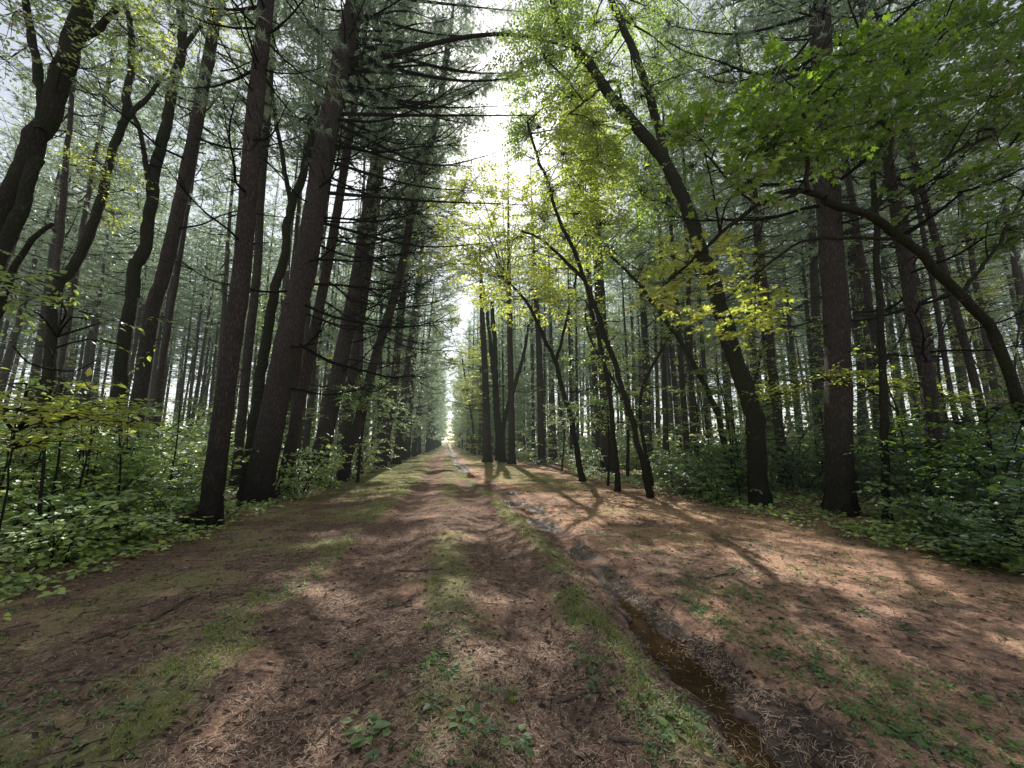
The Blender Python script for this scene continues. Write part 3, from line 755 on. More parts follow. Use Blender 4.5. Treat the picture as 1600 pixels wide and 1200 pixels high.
hero_pine('thin pine beside the grey stubbed pine on the right', [(1506, 720), (1484, 605), (1456, 437), (1430, 300)], 11, 8, Y=9.0, boughs=5, zb=(4, 12))
hero_pine('narrow pine just right of the massive right trunk', [(1348, 720), (1344, 560), (1334, 437), (1322, 300), (1312, 180)], 15, 10, Y=13, boughs=8, zb=(4, 13))
hero_pine('narrow pine touching the left side of the massive right trunk', [(1280, 715), (1277, 560), (1272, 430), (1265, 290)], 17, 12, Y=13.5, boughs=8, zb=(4, 13))
hero_pine('medium pine right of the dark mossy leaning tree', [(1206, 715), (1201, 600), (1190, 455), (1178, 320)], 14, 10, Y=15, boughs=10, zb=(4, 14))
hero_pine('stout pine centred behind the thin saplings right of the track', [(949, 738), (947, 640), (942, 540), (935, 420), (930, 330)], 21, 14, boughs=14, zb=(4, 14), bias=(190, 80))
hero_pine('straight pine farther back among the right saplings', [(1014, 712), (1011, 640), (1007, 520), (1002, 420)], 13, 9, Y=20, boughs=12, zb=(4, 15))
hero_pine('dark pine at the inner corner of the right tree line', [(762, 722), (760, 640), (757, 560), (754, 500)], 13, 8, boughs=18, zb=(3.5, 16), bias=(180, 80), top=20)
hero_pine('twin-looking pine beside the inner corner of the right tree line', [(800, 725), (799, 640), (797, 545), (796, 480)], 11, 8, boughs=14, zb=(4, 16), bias=(180, 80))
hero_pine('pine behind the double-stemmed dark tree', [(846, 728), (845, 640), (842, 540), (838, 470)], 12, 8, Y=26, boughs=12, zb=(4, 16))

live_bough(L6, None, [(700, 40, 548, 40), (760, 75, 545, 60), (815, 55, 550, 20), (700, 120, 535, 110), (830, 20, 552, -10), (640, 15, 550, 0), (770, 130, 528, 140), (660, 90, 540, 80), (800, 110, 530, 130)], gnd(399, 786)[1], (-.5, 2.5), seed=5)
live_bough(L6, None, [(850, 112, 545, 65), (900, 108, 540, 90), (800, 165, 530, 135), (985, 112, 535, 105), (790, 235, 516, 190), (860, 180, 518, 178), (770, 300, 505, 250), (835, 320, 495, 300), (745, 260, 510, 215), (800, 375, 490, 345)], gnd(399, 786)[1], (-.3, 3), r=.75, seed=9, name='dead_branch', green=False)
live_bough(L10, None, [(705, 150, 605, 160), (722, 95, 612, 110), (735, 190, 600, 190), (690, 225, 596, 210), (745, 130, 610, 130), (700, 55, 620, 70), (735, 40, 624, 45)], gnd(490, 755)[1], (0, 3.5), r=.6, seed=15)
live_bough(L11, None, [(755, 180, 683, 180), (770, 118, 690, 120), (745, 60, 700, 70), (725, 240, 668, 235), (740, 290, 660, 270), (715, 90, 696, 95), (730, 150, 686, 150)], gnd(532, 752)[1], (0, 4), r=.65, seed=16)
live_bough(L13, None, [(722, 300, 648, 300), (735, 262, 652, 270), (705, 340, 645, 340), (728, 352, 642, 350), (715, 220, 656, 240), (700, 390, 636, 390)], gnd(595, 733)[1], (0, 4), r=.75, seed=17)
live_bough(L16, None, [(702, 450, 668, 455), (712, 480, 668, 480), (700, 515, 665, 520), (716, 540, 664, 545), (706, 420, 670, 430), (696, 400, 672, 410), (708, 575, 662, 580), (718, 500, 666, 505), (700, 610, 660, 610), (720, 455, 668, 465)], gnd(646, 711)[1], (-4, 6), r=1.5, seed=18, ts=2.4)
live_bough(R1, None, [(1060, 95, 1284, 78), (1120, 150, 1286, 100), (1040, 40, 1283, 20), (1100, 20, 1282, 5), (1180, 60, 1283, 60), (1150, 190, 1288, 150), (1380, 60, 1283, 70)], gnd(1314, 803)[1], (-.5, 2.0), r=.5, seed=6)
# ------------------------------------------------------------------ the plantation
cand = []
prg = np.random.default_rng(21)
for side, xs in ((-1, [-4.4-2.55*i for i in range(25)]), (1, [7.6+2.6*i for i in range(29)])):
    for i, x0 in enumerate(xs):
        for j in range(60):
            y = 3.0+2.75*j+prg.normal(0, .38); x = x0+prg.normal(0, .30)+(1.2 if side > 0 and i == 0 and j % 3 else 0)
            if side > 0 and y > 24: x -= min(4.4, (y-24)*.19)
            if side < 0 and i == 0 and y > 26: x += min(1.3, (y-26)*.05)
            if prg.random() < .10: continue
            cand.append((x, y, side))
tpos = np.array(TREE_POS)
sel = []
for x, y, side in cand:
    px, py, dep = proj([x, y, 1.0])
    if not (dep > 0) or px < -70 or px > 1670: continue
    d = math.hypot(x, y)
    if dep < 10.5: continue
    if len(tpos) and np.min(np.hypot(tpos[:, 0]-x, tpos[:, 1]-y)) < 1.35: continue
    if side > 0 and (x-8) > 30 and prg.random() < .35: continue
    sel.append((d, x, y, side, px))
sel.sort()
N_IND = 262
def zone(x, y): return (-15 < x < 17 and 8 < y < 42) or (-9 < x < 9 and 8 < y < 85)
def place_matrix(x, y, sc, rot, tx, ty):
    return Matrix.Translation((x, y, 0)) @ Matrix.Rotation(tx, 4, 'X') @ Matrix.Rotation(ty, 4, 'Y') @ Matrix.Rotation(rot, 4, 'Z') @ Matrix.Diagonal((sc[0], sc[0], sc[1], 1))
def mat_pts(Mx, P):
    Mx = np.array(Mx); return P @ Mx[:3, :3].T+Mx[:3, 3]
for k, (d, x, y, side, px) in enumerate(sel[:N_IND]):
    rg = np.random.default_rng(1000+k)
    s = rg.uniform(.75, 1.2); h = rg.uniform(.82, 1.08); rot = rg.uniform(0, 6.28)
    Mx = place_matrix(0, 0, (s, h), rot, rg.normal(0, .02), rg.normal(0, .02))
    edge = (side < 0 and x > -6.0) or (side > 0 and x < 10)
    if edge: g, lab = ('pines along the tree line beside the far track', 'pine with bare lower trunk in the tree line beside the far track')
    elif side < 0: g, lab = ('pines deep in the left plantation', 'straight bare pine trunk deep in the wood left of the track')
    else: g, lab = ('pines deep in the right plantation', 'straight bare pine trunk deep in the wood right of the track')
    root = thing('pine_tree', lab, 'pine tree', (x, y, 0), g)
    t = link('trunk', TRUNK_MESH[k % 4], root); t.matrix_local = Mx
    i = rg.integers(5)
    if edge and y > (19 if side < 0 else 27): i = 5+rg.integers(2) if side < 0 else 7
    if zone(x, y):
        w, C, D, _ = VAR[i]
        Cw = mat_pts(Mx, C); kk = keep_tufts(Cw+np.array([x, y, 0]), rg)
        Dw = D @ np.array(Mx)[:3, :3].T
        mb = MB(); mb.merge(w, lambda V: mat_pts(Mx, V), keep=lambda V: keep_tufts(V+np.array([x, y, 0]), rg, pl=2)); add_tufts(mb, rg, Cw[kk], Dw[kk])
        link('crown', mb.mesh('crown', [M_TWIG, M_NEEDLE]), root)
    else:
        c = link('crown', VAR_MESH[i], root); c.matrix_local = place_matrix(0, 0, (1, h), rot, 0, 0)
# everything beyond reads as one mass
mb = MB(); LITE = []
for i in range(4):
    rg = np.random.default_rng(500+i); w, C, D = make_crown(rg, 9.5 if i < 3 else 2.5, PINE_H, 2.9, nb=(3, 5), dead0=5, step=.95, dens=.7)
    m = MB(); m.merge(w); add_tufts(m, rg, C, D, n=5, L=.30, wd=.02)
    tube(m, [[0, 0, -.3], [0, 0, 8], [0, 0, 16], [0, 0, PINE_H]], [.19, .15, .10, .03], 7, 2)
    LITE.append(m)
rest = sel[N_IND:]
rest = [q for q in rest if q[0] < 64 or (abs(q[1]) < 16 and q[0] < 165)][:520]
for k, (d, x, y, side, px) in enumerate(rest):
    rg = np.random.default_rng(3000+k); s = rg.uniform(.8, 1.2)
    Mx = place_matrix(x, y, (s, rg.uniform(.85, 1.1)), rg.uniform(0, 6.28), rg.normal(0, .02), rg.normal(0, .02))
    mb.merge(LITE[3 if (abs(x) < 7 and d > 40) else k % 3], lambda V: mat_pts(Mx, V))
for i in range(2, 7):                         # the plantation goes on behind the viewer: unseen pines added to block sky light
    for j in range(7):
        for sx in (-1, 1):
            rg = np.random.default_rng(5000+i*20+j*2+(sx > 0)); x = sx*(5.2+(1.5 if sx > 0 else 0)+3.9*i)+rg.normal(0, .5); y = -3.5-4.0*j+rg.normal(0, .6)
            Mx = place_matrix(x, y, (rg.uniform(1, 1.3), rg.uniform(.85, 1.1)), rg.uniform(0, 6.28), 0, 0)
            mb.merge(LITE[3 if i < 3 else (i+j) % 3], lambda V: mat_pts(Mx, V))
tag(link('distant_and_rear_pine_wood', mb.mesh('distant_and_rear_pine_wood', [M_TWIG, M_NEEDLE, M_PINE])), 'far-off mass of pines closing the view, with unseen pines behind the viewer', 'wood', kind='stuff')
print('pines', len(sel), 'rest', len(rest), 'trees tris')

# airy broadleaf trees growing between the pines
UND = []
for i in range(5):
    rg = np.random.default_rng(830+i); w = MB(); l = MB(); H = 8.5
    sp = smooth_path([[0, 0, -.1], [rg.normal(0, .15), rg.normal(0, .15), 2.5], [rg.normal(0, .5), rg.normal(0, .5), 5.5], [rg.normal(0, .9), rg.normal(0, .9), H]], .3)
    tube(w, sp, np.linspace(.06, .012, len(sp)), 7)
    for q in range(22):
        tq = rg.uniform(.28, 1); b0 = sp[int(tq*(len(sp)-1))]; a = rg.uniform(0, 6.28); L = rg.uniform(.8, 1.9)*(1.15-tq*.55)
        e = b0+np.array([math.cos(a)*L, math.sin(a)*L, L*rg.uniform(.05, .5)]); md = (b0+e)/2+np.array([0, 0, .12*L])
        bp = smooth_path([b0, md, e], .2); tube(w, bp, np.linspace(.016, .004, len(bp)), 4)
        m = 11; B = bp[(rg.uniform(.3, 1, m)*(len(bp)-1)).astype(int)]+rg.normal(0, .08, (m, 3)); aa = a+rg.normal(0, .9, m)
        sprays(w, l, rg, B, np.stack([np.cos(aa), np.sin(aa), rg.normal(0, .14, m)], 1), rg.uniform(.3, .55, m), 9, .10, 'ov', 0, 1, .4, 1.0, .004)
    UND.append((w.mesh('trunk', [M_GREY]), [l.mesh('crown', [M_GREY, mm]) for mm in (M_LEAF, M_SUNNY)]))
urg = np.random.default_rng(88); upos = []; nu = 0
for _ in range(4000):
    side = urg.choice([-1, 1]); y = 8+urg.random()**1.2*50
    x = -5.0-urg.random()**1.3*20 if side < 0 else 5.6+urg.random()**1.3*24
    if side > 0 and y > 30 and urg.random() < .7: x = urg.uniform(2.6, 4.5)
    px, py, dep = proj([x, y, 1])
    if not dep > 12 or px < -40 or px > 1640: continue
    if upos and min(math.hypot(x-a, y-b) for a, b in upos) < 2.6: continue
    if keep_tufts(np.array([[x+a, y+b, z] for z in (3.5, 5.5, 7.5) for a in (-1, 1) for b in (-1, 1)]), urg).mean() < .7: continue
    upos.append((x, y)); nu += 1
    o = thing('broadleaf_tree', {-1: 'slim airy broadleaf tree growing among the left pines', 1: 'slim airy broadleaf tree growing among the right pines'}[int(side)], 'tree', (x, y, 0), {-1: 'slim broadleaf trees among the left pines', 1: 'slim broadleaf trees among the right pines'}[int(side)])
    tm, cms = UND[nu % 5]; rot = urg.uniform(0, 6.28); sc = urg.uniform(.75, 1.25)*(1 if dep < 25 else 1.15)
    for nm, me in (('trunk', tm), ('crown', cms[int(urg.random() < .42 or (side > 0 and x < 4.8))])):
        p_ = link(nm, me, o); p_.rotation_euler = (urg.normal(0, .05), urg.normal(0, .05), rot); p_.scale = (sc, sc, sc)
    if nu >= 84: break
# ------------------------------------------------------------------ ground
TRACK = lambda y: .10*np.sin(y*.11+.4)-.08+.0*y
_ditch = np.array([gnd(x, y)[:2] for x, y in [(1290, 1240), (1200, 1160), (1118, 1075), (1040, 1005), (975, 940), (925, 885), (872, 838), (822, 798), (778, 768), (742, 747), (722, 733), (710, 720)]])
def ditch_x(y): return np.interp(y, _ditch[:, 1], _ditch[:, 0])
_dw = np.array([(1.5, .17), (2.2, .20), (2.9, .19), (3.4, .15), (4.2, .10), (6, .16), (8, .18), (12, .2), (20, .22), (60, .2)])
def ditch_w(y): return np.interp(y, _dw[:, 0], _dw[:, 1])
def gauss(u, s): return np.exp(-(u/s)**2)
def height(x, y):
    u = x-TRACK(y)
    near = np.clip(1-np.hypot(x, y)/60, 0, 1)
    h = .05*(fbm(x*.5, y*.5, 3)-.5)+.035*(fbm(x*2.3, y*2.3, 4)-.5)*near+.018*(fbm(x*9, y*9, 6)-.5)*near
    h -= .05*gauss(u+.80, .30)+.05*gauss(u-.72, .28)
    h += .03*gauss(u-.05, .3)+.03*gauss(u+1.6, .35)
    dx = ditch_x(y); w = ditch_w(y)*(.85+.9*(fbm(y*2.2, y*0+3, 9)-.5)); v = x-dx+.30*(fbm(x*0+7, y*1.5, 12)-.47)+.22*(fbm(x*4, y*4, 13)-.47)
    depth = np.interp(y, [0, 2, 4, 6, 12, 40, 80], [.09, .09, .075, .05, .03, .02, .01])
    depth = depth*(.15+1.75*fbm(y*1.25, x*0+2, 27))
    h -= depth*np.exp(-(np.abs(v)/(w*1.35))**1.8)
    h += .04*gauss(v+.45, .18)+.035*gauss(v-.55, .25)
    h += (.075*(fbm(x*3.2, y*3.2, 16)-.5)+.035*(fbm(x*8, y*8, 18)-.5)+.02*(fbm(x*22, y*22, 15)-.5))*gauss(v, .6)*near*1.6
    h += .25*np.clip((-x-5)/10, 0, 1)*fbm(x*.2, y*.2, 30)+.25*np.clip((x-7)/10, 0, 1)*fbm(x*.2, y*.2, 31)
    return h

def axis(fine0, fine1, st, growth, lim0, lim1):
    a = list(np.arange(fine0, fine1, st)); s = st; v = a[-1]
    while v < lim1: s = min(s*growth, 12); v += s; a.append(v)
    s = st; v = a[0]
    while v > lim0: s = min(s*growth, 12); v -= s; a.insert(0, v)
    return np.array(a)
gx = axis(-2.4, 3.6, .028, 1.045, -420, 420)
gy = axis(1.2, 4.5, .028, 1.018, -60, 700)
X, Y = np.meshgrid(gx, gy); Z = height(X, Y)
V = np.stack([X, Y, Z], -1).reshape(-1, 3)
ny, nx = X.shape
ii = (np.arange(ny-1)[:, None]*nx+np.arange(nx-1)[None]).ravel()
FQ = np.stack([ii, ii+1, ii+1+nx, ii+nx], 1)
u_ = (V[:, 0]-TRACK(V[:, 1])); dv = V[:, 0]-ditch_x(V[:, 1]); yy = V[:, 1]
n1 = fbm(V[:, 0]*1.6, V[:, 1]*1.6, 40); n2 = fbm(V[:, 0]*5, V[:, 1]*5, 41); n3 = fbm(V[:, 0]*.6, V[:, 1]*.6, 42)
far = np.clip((yy-8)/10, 0, 1)
def strip(u, c, w): return np.exp(-((u-c)/w)**4)
def grass_amount(x, y):
    u = x-TRACK(y); v = x-ditch_x(y); fr = np.clip((y-7)/9, 0, 1)
    a = fbm(x*1.6, y*1.6, 40); b = fbm(x*5, y*5, 41)
    g = .95*strip(u, -1.62+.12*fr, .30+.3*fr)*np.clip((a-.30)*4, 0, 1)
    g = np.maximum(g, strip(u, .06, .28+.05*fr)*np.clip((a-.27)*3.2, 0, 1)*.95)
    g = np.maximum(g, strip(v+.34*(fbm(y*.9, y*0+5, 44)-.5), -.42, (.13+.1*fr)+.16*b)*np.clip((a-.30)*4, 0, 1))
    g = np.maximum(g, np.where(u < -1.9, np.exp(-((u+2.6)/1.5)**4), 0)*np.clip((a-.28)*2.6, 0, 1)*(.8+.2*fr))
    g = np.maximum(g, np.where(v > .5, np.exp(-((v-2.4)/2.2)**4), 0)*np.clip((a-.38)*2.8, 0, 1)*(.45+.55*fr))
    g = np.maximum(g, fr*.8*strip(u, -2.8, 1.3)); g = np.maximum(g, fr*.7*strip(v, 2.2, 1.5))
    return np.clip(g*(.5+b), 0, 1)
grass = grass_amount(V[:, 0], V[:, 1])
dvn = dv+.5*(n2-.5)*np.clip(ditch_w(yy)*2.5, .2, 1)+.3*(n1-.5)
wet = np.exp(-(np.abs(dvn-.06)/(ditch_w(yy)*np.where(dvn > 0, 1.7, 1.3)))**3)*np.where(yy < 4.6, 1, np.clip((fbm(yy*.8, V[:, 0]*.8, 95)-.36)*6, .12, 1))
wet = np.maximum(wet, .55*np.exp(-(np.abs(u_-.85)/.25)**2)*np.clip((n1-.42)*4, 0, 1)*np.clip((yy-6)/6, 0, 1))
wet = np.maximum(wet, .35*np.exp(-(np.abs(u_+2.35-.15*n1)/.16)**2)*np.clip(1-(yy-2)/3.5, 0, 1)*np.clip((n2-.35)*3, 0, 1))
needle = np.clip(.45+1.4*(n1-.5)+.9*(n2-.5), 0, 1)
needle = np.where(dv > .3, np.clip(needle+.28, 0, 1), needle)
needle = needle*(1-.65*np.maximum(np.exp(-((u_+.82)/.34)**2), np.exp(-((u_-.74)/.30)**2))*np.clip(n1*2.2-.4, 0, 1))
wood = np.clip(np.maximum((-u_-4.1)/.8, (dv-4.2)/1.0), 0, 1)

t = NT('forest_floor')
at_ = t.n('Attribute', attribute_name='cover'); sp = t.n('SeparateColor'); t.l(at_.outputs['Color'], sp.inputs[0])
g_ = t.n('NewGeometry'); pos = g_.outputs['Position']
fine = t.noise(pos, 55, 6, .75); med = t.noise(pos, 14, 5, .65); low = t.noise(pos, 2.2, 4)
mpn = t.n('Mapping'); mpn.inputs['Scale'].default_value = (160, 28, 40); mpn.inputs['Rotation'].default_value = (0, 0, .6); t.l(pos, mpn.inputs[0])
fib = t.noise(mpn.outputs[0], 1.0, 3, .6)
mpn2 = t.n('Mapping'); mpn2.inputs['Scale'].default_value = (30, 170, 40); mpn2.inputs['Rotation'].default_value = (0, 0, .35); t.l(pos, mpn2.inputs[0])
fib2 = t.noise(mpn2.outputs[0], 1.0, 3, .6)
fb = t.math('MAXIMUM', fib, fib2)
nv = t.math('ADD', t.math('MULTIPLY', fine, .45), t.math('MULTIPLY', fb, .55))
c_need = t.ramp(nv, [(.30, (.13, .075, .056)), (.5, (.58, .32, .21)), (.66, (.86, .62, .46)), (.82, (.92, .78, .64))])
c_soil = t.ramp(t.math('ADD', t.math('MULTIPLY', fine, .6), t.math('MULTIPLY', med, .4)), [(.3, (.07, .044, .034)), (.52, (.26, .165, .125)), (.75, (.56, .40, .31))])
col = t.mix(t.maprange(t.math('ADD', sp.outputs[2], t.math('MULTIPLY', t.math('SUBTRACT', med, .5), 1.1)), .3, .75), c_soil, c_need)
c_gr = t.ramp(t.math('ADD', t.math('MULTIPLY', fine, .6), t.math('MULTIPLY', fb, .4)), [(.3, (.085, .09, .036)), (.55, (.30, .32, .13)), (.8, (.58, .56, .28))])
col = t.mix(t.maprange(t.math('ADD', sp.outputs[0], t.math('MULTIPLY', t.math('SUBTRACT', med, .5), .9)), .25, .85, 0, .8), col, c_gr)
c_mud = t.ramp(med, [(.3, (.04, .028, .022)), (.6, (.13, .09, .07)), (.85, (.32, .25, .21))])
wetf = t.maprange(t.math('ADD', sp.outputs[1], t.math('MULTIPLY', t.math('SUBTRACT', med, .5), .5)), .25, .6)
col = t.mix(wetf, col, c_mud)
hb = t.math('ADD', t.math('MULTIPLY', fine, .5), t.math('ADD', t.math('MULTIPLY', fb, .6), t.math('MULTIPLY', med, .8)))
bmp = t.n('Bump', i_Strength=.85, i_Distance=.022); t.l(hb, bmp.inputs['Height'])
pr = t.n('BsdfPrincipled'); t.l(col, pr.inputs['Base Color']); t.l(bmp.outputs[0], pr.inputs['Normal'])
t.l(t.maprange(wetf, 0, 1, .95, .17), pr.inputs['Roughness']); t.l(t.maprange(wetf, 0, 1, .12, .5), pr.inputs['Specular IOR Level'])
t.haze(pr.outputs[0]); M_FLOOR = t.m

cover = np.stack([grass, wet, needle*(1-.55*wood), np.ones(len(V))], 1).astype(np.float32)
fc_c = V[FQ].mean(1); fu = fc_c[:, 0]-TRACK(fc_c[:, 1])+.15*(fbm(fc_c[:, 0]*0, fc_c[:, 1]*1.3, 50)-.5)
dvf = fc_c[:, 0]-ditch_x(fc_c[:, 1])
trk = (fu > -1.35) & (dvf < -.42) & (fc_c[:, 1] > -20) & (fc_c[:, 1] < 200)
trk = np.where(fc_c[:, 1] > 12, (fu > -1.35) & (fu < 1.0) & (fc_c[:, 1] < 200), trk)
mud = (~trk) & (dvf > -.42) & (dvf < .42) & (fc_c[:, 1] > -5) & (fc_c[:, 1] < 14)
for nm, msk in (('dirt_track', trk), ('muddy_ditch', mud), ('ground', ~(trk | mud))):
    q = FQ[msk]; used, inv = np.unique(q, return_inverse=True)
    mb = MB(); mb.add(V[used], inv.reshape(-1, 4)); me = mb.mesh(nm, [M_FLOOR])
    a = me.color_attributes.new('cover', 'FLOAT_COLOR', 'POINT'); a.data.foreach_set('color', cover[used].ravel())
    tag(link(nm, me), kind='structure')
def gz(x, y): return height(np.asarray(x, float), np.asarray(y, float))

# ------------------------------------------------------------------ water in the ditch
WL = -.088
mb = MB()
ys = np.arange(1.2, 4.6, .05); 
vv = []
for y in ys: vv += [[ditch_x(y)-.55, y, WL+.012*(y-2)], [ditch_x(y)+.55, y, WL+.012*(y-2)]]
k = np.arange(len(ys)-1)*2
mb.add(vv, np.stack([k, k+1, k+3, k+2], 1))
t = NT('brown_water')
p = t.n('BsdfPrincipled', i_Roughness=.03, i_IOR=1.33)
g_ = t.n('NewGeometry'); ns = t.noise(g_.outputs['Position'], 6, 4)
t.l(t.ramp(ns, [(.3, (.045, .031, .018)), (.7, (.14, .095, .05))]), p.inputs['Base Color'])
b = t.n('Bump', i_Strength=.12, i_Distance=.01); t.l(t.noise(g_.outputs['Position'], 18, 3), b.inputs['Height']); t.l(b.outputs[0], p.inputs['Normal'])
tr = t.n('BsdfTransparent'); tr.inputs[0].default_value = (.75, .55, .32, 1)
gl = t.n('BsdfGlossy', i_Roughness=.02); t.l(b.outputs[0], gl.inputs['Normal'])
m1 = t.n('MixShader'); m1.inputs[0].default_value = .45; t.l(p.outputs[0], m1.inputs[2]); t.l(tr.outputs[0], m1.inputs[1])
t.l(m1.outputs[0], t.out.inputs[0])
tag(link('puddle_water', mb.mesh('puddle_water', [t.m])), kind='structure')
mb = MB()
for (px, py, rx, ry) in ((820, 797, .22, .5), (732, 742, .3, 1.2), (715, 727, .3, 1.6)):
    c = gnd(px, py); rx *= .55; a = np.linspace(0, 6.283, 28, endpoint=False)
    zl = gz(ditch_x(c[1]), c[1])+.008
    rr = 1+.25*np.sin(a*3+px)+.15*np.sin(a*5)
    mb.add(np.stack([ditch_x(c[1])+rx*np.cos(a)*rr, c[1]+ry*np.sin(a)*rr, np.full(28, zl)], 1), np.arange(28)[None])
M_WATER = t.m
tag(link('far_puddle_water', mb.mesh('far_puddle_water', [M_WATER])), kind='structure')

# ------------------------------------------------------------------ undergrowth shrubs
SHRUB = []
for i in range(9):
    rg = np.random.default_rng(700+i); w = MB(); l = MB()
    H = 1.0; ns = rg.integers(9, 14); nlf = 10
    for s in range(ns):
        a = rg.uniform(0, 6.28); lean = rg.uniform(.1, .95); h = H*rg.uniform(.55, 1.05)
        b0 = np.array([rg.normal(0, .10), rg.normal(0, .10), -.05]); top = b0+np.array([math.cos(a)*lean, math.sin(a)*lean, h])
        mid = (b0+top)/2+np.array([-math.cos(a), -math.sin(a), .3])*.10
        sp = smooth_path([b0, mid, top], .12); tube(w, sp, np.linspace(.010, .004, len(sp)), 4)
        m = rg.integers(5, 9); tt = np.linspace(.2, 1, m); idx = (tt*(len(sp)-1)).astype(int)
        B = sp[idx]; aa = rg.uniform(0, 6.28, m)
        D = np.stack([np.cos(aa), np.sin(aa), rg.normal(.08, .15, m)], 1)
        sprays(w, l, rg, B, D, rg.uniform(.25, .48, m), nlf, .10 if i < 6 else .125, 'ov', 0, 1, .38, 1.05 if i < 6 else 1.3, .003)
    mb = MB(); mb.merge(l); 
    SHRUB.append((w.mesh('stem', [M_GREY]), [l.mesh('foliage', [M_GREY, M_SHRUB_LIT]), l.mesh('foliage', [M_GREY, M_SHRUB_SHADED])]))
SAP = []
for i in range(4):
    rg = np.random.default_rng(760+i); w = MB(); l = MB(); H = 1.0
    sp = smooth_path([[0, 0, -.03], [rg.normal(0, .03), rg.normal(0, .03), .5], [rg.normal(0, .08), rg.normal(0, .08), 1.0]], .06)
    tube(w, sp, np.linspace(.009, .003, len(sp)), 5)
    for q in range(16):
        tq = rg.uniform(.22, 1); b0 = sp[int(tq*(len(sp)-1))]; a = rg.uniform(0, 6.28); L = .34*(1.1-tq*.7)
        e = b0+np.array([math.cos(a)*L, math.sin(a)*L, L*.25]); tube(w, [b0, (b0+e)/2+[0, 0, .02], e], [.003, .002, .001], 4)
        m = 4; B = b0+(e-b0)*rg.uniform(.4, 1, (m, 1)); aa = a+rg.normal(0, .7, m)
        sprays(w, l, rg, B, np.stack([np.cos(aa), np.sin(aa), rg.normal(0, .12, m)], 1), .12, 7, .033, 'ov', 0, 1, .35, 1.1, .001)
    SAP.append((w.mesh('stem', [M_GREY]), l.mesh('foliage', [M_GREY, M_LEAF])))

srg = np.random.default_rng(31); placed = []
def try_shrubs(n, xr, yr, side, hfun, mind, maxtry=20000):
    c = 0; tr_ = 0
    while c < n and tr_ < maxtry:
        tr_ += 1
        y = yr[0]+(yr[1]-yr[0])*srg.random()**1.5; x = srg.uniform(*xr)
        px, py, dep = proj([x, y, .6])
        if not dep > .8 or px < -90 or px > 1690 or py > 1260: continue
        if (1130 < px < 1430 and proj([x, y, 0.])[1] > 772) or (295 < px < 470 and proj([x, y, 0.])[1] > 768): continue
        md = mind*(1+y*.025)
        if placed and min((x-a)**2+(y-b)**2 for a, b in placed) < md*md: continue
        placed.append((x, y)); c += 1
        h = hfun(x, y)*srg.uniform(.55, 1.3)*(.75 if side > 0 and y < 8 else 1)
        near = dep < 9
        lab = {-1: 'leafy green shrub in the undergrowth under the left pines', 1: 'leafy green shrub in the shaded undergrowth under the right pines'}[side]
        gr = {-1: 'shrubs of the left undergrowth', 1: 'shrubs of the right undergrowth'}[side]
        o = thing('leafy_shrub', lab, 'shrub', (x, y, float(gz(x, y))), gr)
        st, fo = SHRUB[srg.integers(0, 9)]; rot = srg.uniform(0, 6.28); wsc = max(.8, h*.95)*srg.uniform(.9, 1.2)
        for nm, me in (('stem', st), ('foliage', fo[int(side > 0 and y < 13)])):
            p_ = link(nm, me, o); p_.rotation_euler = (0, 0, rot); p_.scale = (wsc, wsc, h)
def hl(x, y): return .55+.55*min(1, (-4.4-x)/1.8)+.85*min(1, max(0, (-5.5-x)/4))
def hr(x, y): return .65+.65*min(1, (x-6.0)/1.5)+.9*min(1, max(0, (x-7.5)/4))
for px, py, h, lab in ((462, 778, 1.5, 'full green bush between the two thickest left pine trunks and the track'), (505, 760, 1.9, 'tall grey-green bush hiding the foot of the dense-boughed leaning pine'),
                       (548, 748, 2.1, 'pale green bush at the foot of the slender curved pine stem'), (580, 738, 1.7, 'small bright bush beside the black-based pine'), (250, 815, 1.2, 'bright low bush left of the straight dark pine at the undergrowth edge')):
    c = gnd(px, py); placed.append((c[0], c[1])); o = thing('leafy_shrub', lab, 'shrub', (c[0], c[1], float(gz(c[0], c[1]))))
    st, fo = SHRUB[srg.integers(0, 6)]; rot = srg.uniform(0, 6.28)
    for nm, me in (('stem', st), ('foliage', fo[0])):
        p_ = link(nm, me, o); p_.rotation_euler = (0, 0, rot); p_.scale = (h*.8, h*.8, h)
try_shrubs(58, (-9.5, -4.5), (3.2, 12), -1, hl, .62)
try_shrubs(82, (-26, -4.6), (8, 34), -1, hl, .8)
try_shrubs(42, (6.4, 13), (2.6, 10.5), 1, hr, .66)
try_shrubs(88, (6.0, 30), (8, 36), 1, hr, .8)
# slender saplings
for k in range(46):
    for _ in range(200):
        side = srg.choice([-1, 1]); y = srg.uniform(8, 34); x = srg.uniform(-14, -5) if side < 0 else srg.uniform(6, 19)
        if k < 14: side = -1; y = srg.uniform(4.2, 10); x = srg.uniform(-9.5, -5.2)
        px, py, dep = proj([x, y, 1])
        if k < 14 and dep > 4.5 and -20 < px < 300: break
        if k >= 14 and dep > 7 and -20 < px < 1620 and keep_tufts(np.array([[x, y, 1.5], [x, y, 2.5], [x, y, 3.2]]), srg, False).all(): break
    o = thing('sapling', {-1: 'thin leafy sapling standing among the left pine trunks', 1: 'thin leafy sapling standing among the right pine trunks'}[int(side)], 'sapling', (x, y, float(gz(x, y))), {-1: 'saplings among the left pines', 1: 'saplings among the right pines'}[int(side)])
    st, fo = SAP[k % 4]; h = srg.uniform(2.2, 4.2) if k >= 14 else srg.uniform(1.7, 2.7); rot = srg.uniform(0, 6.28)
    for nm, me in (('stem', st), ('foliage', fo)):
        p_ = link(nm, me, o); p_.rotation_euler = (srg.normal(0, .04), srg.normal(0, .04), rot); p_.scale = (h, h, h)
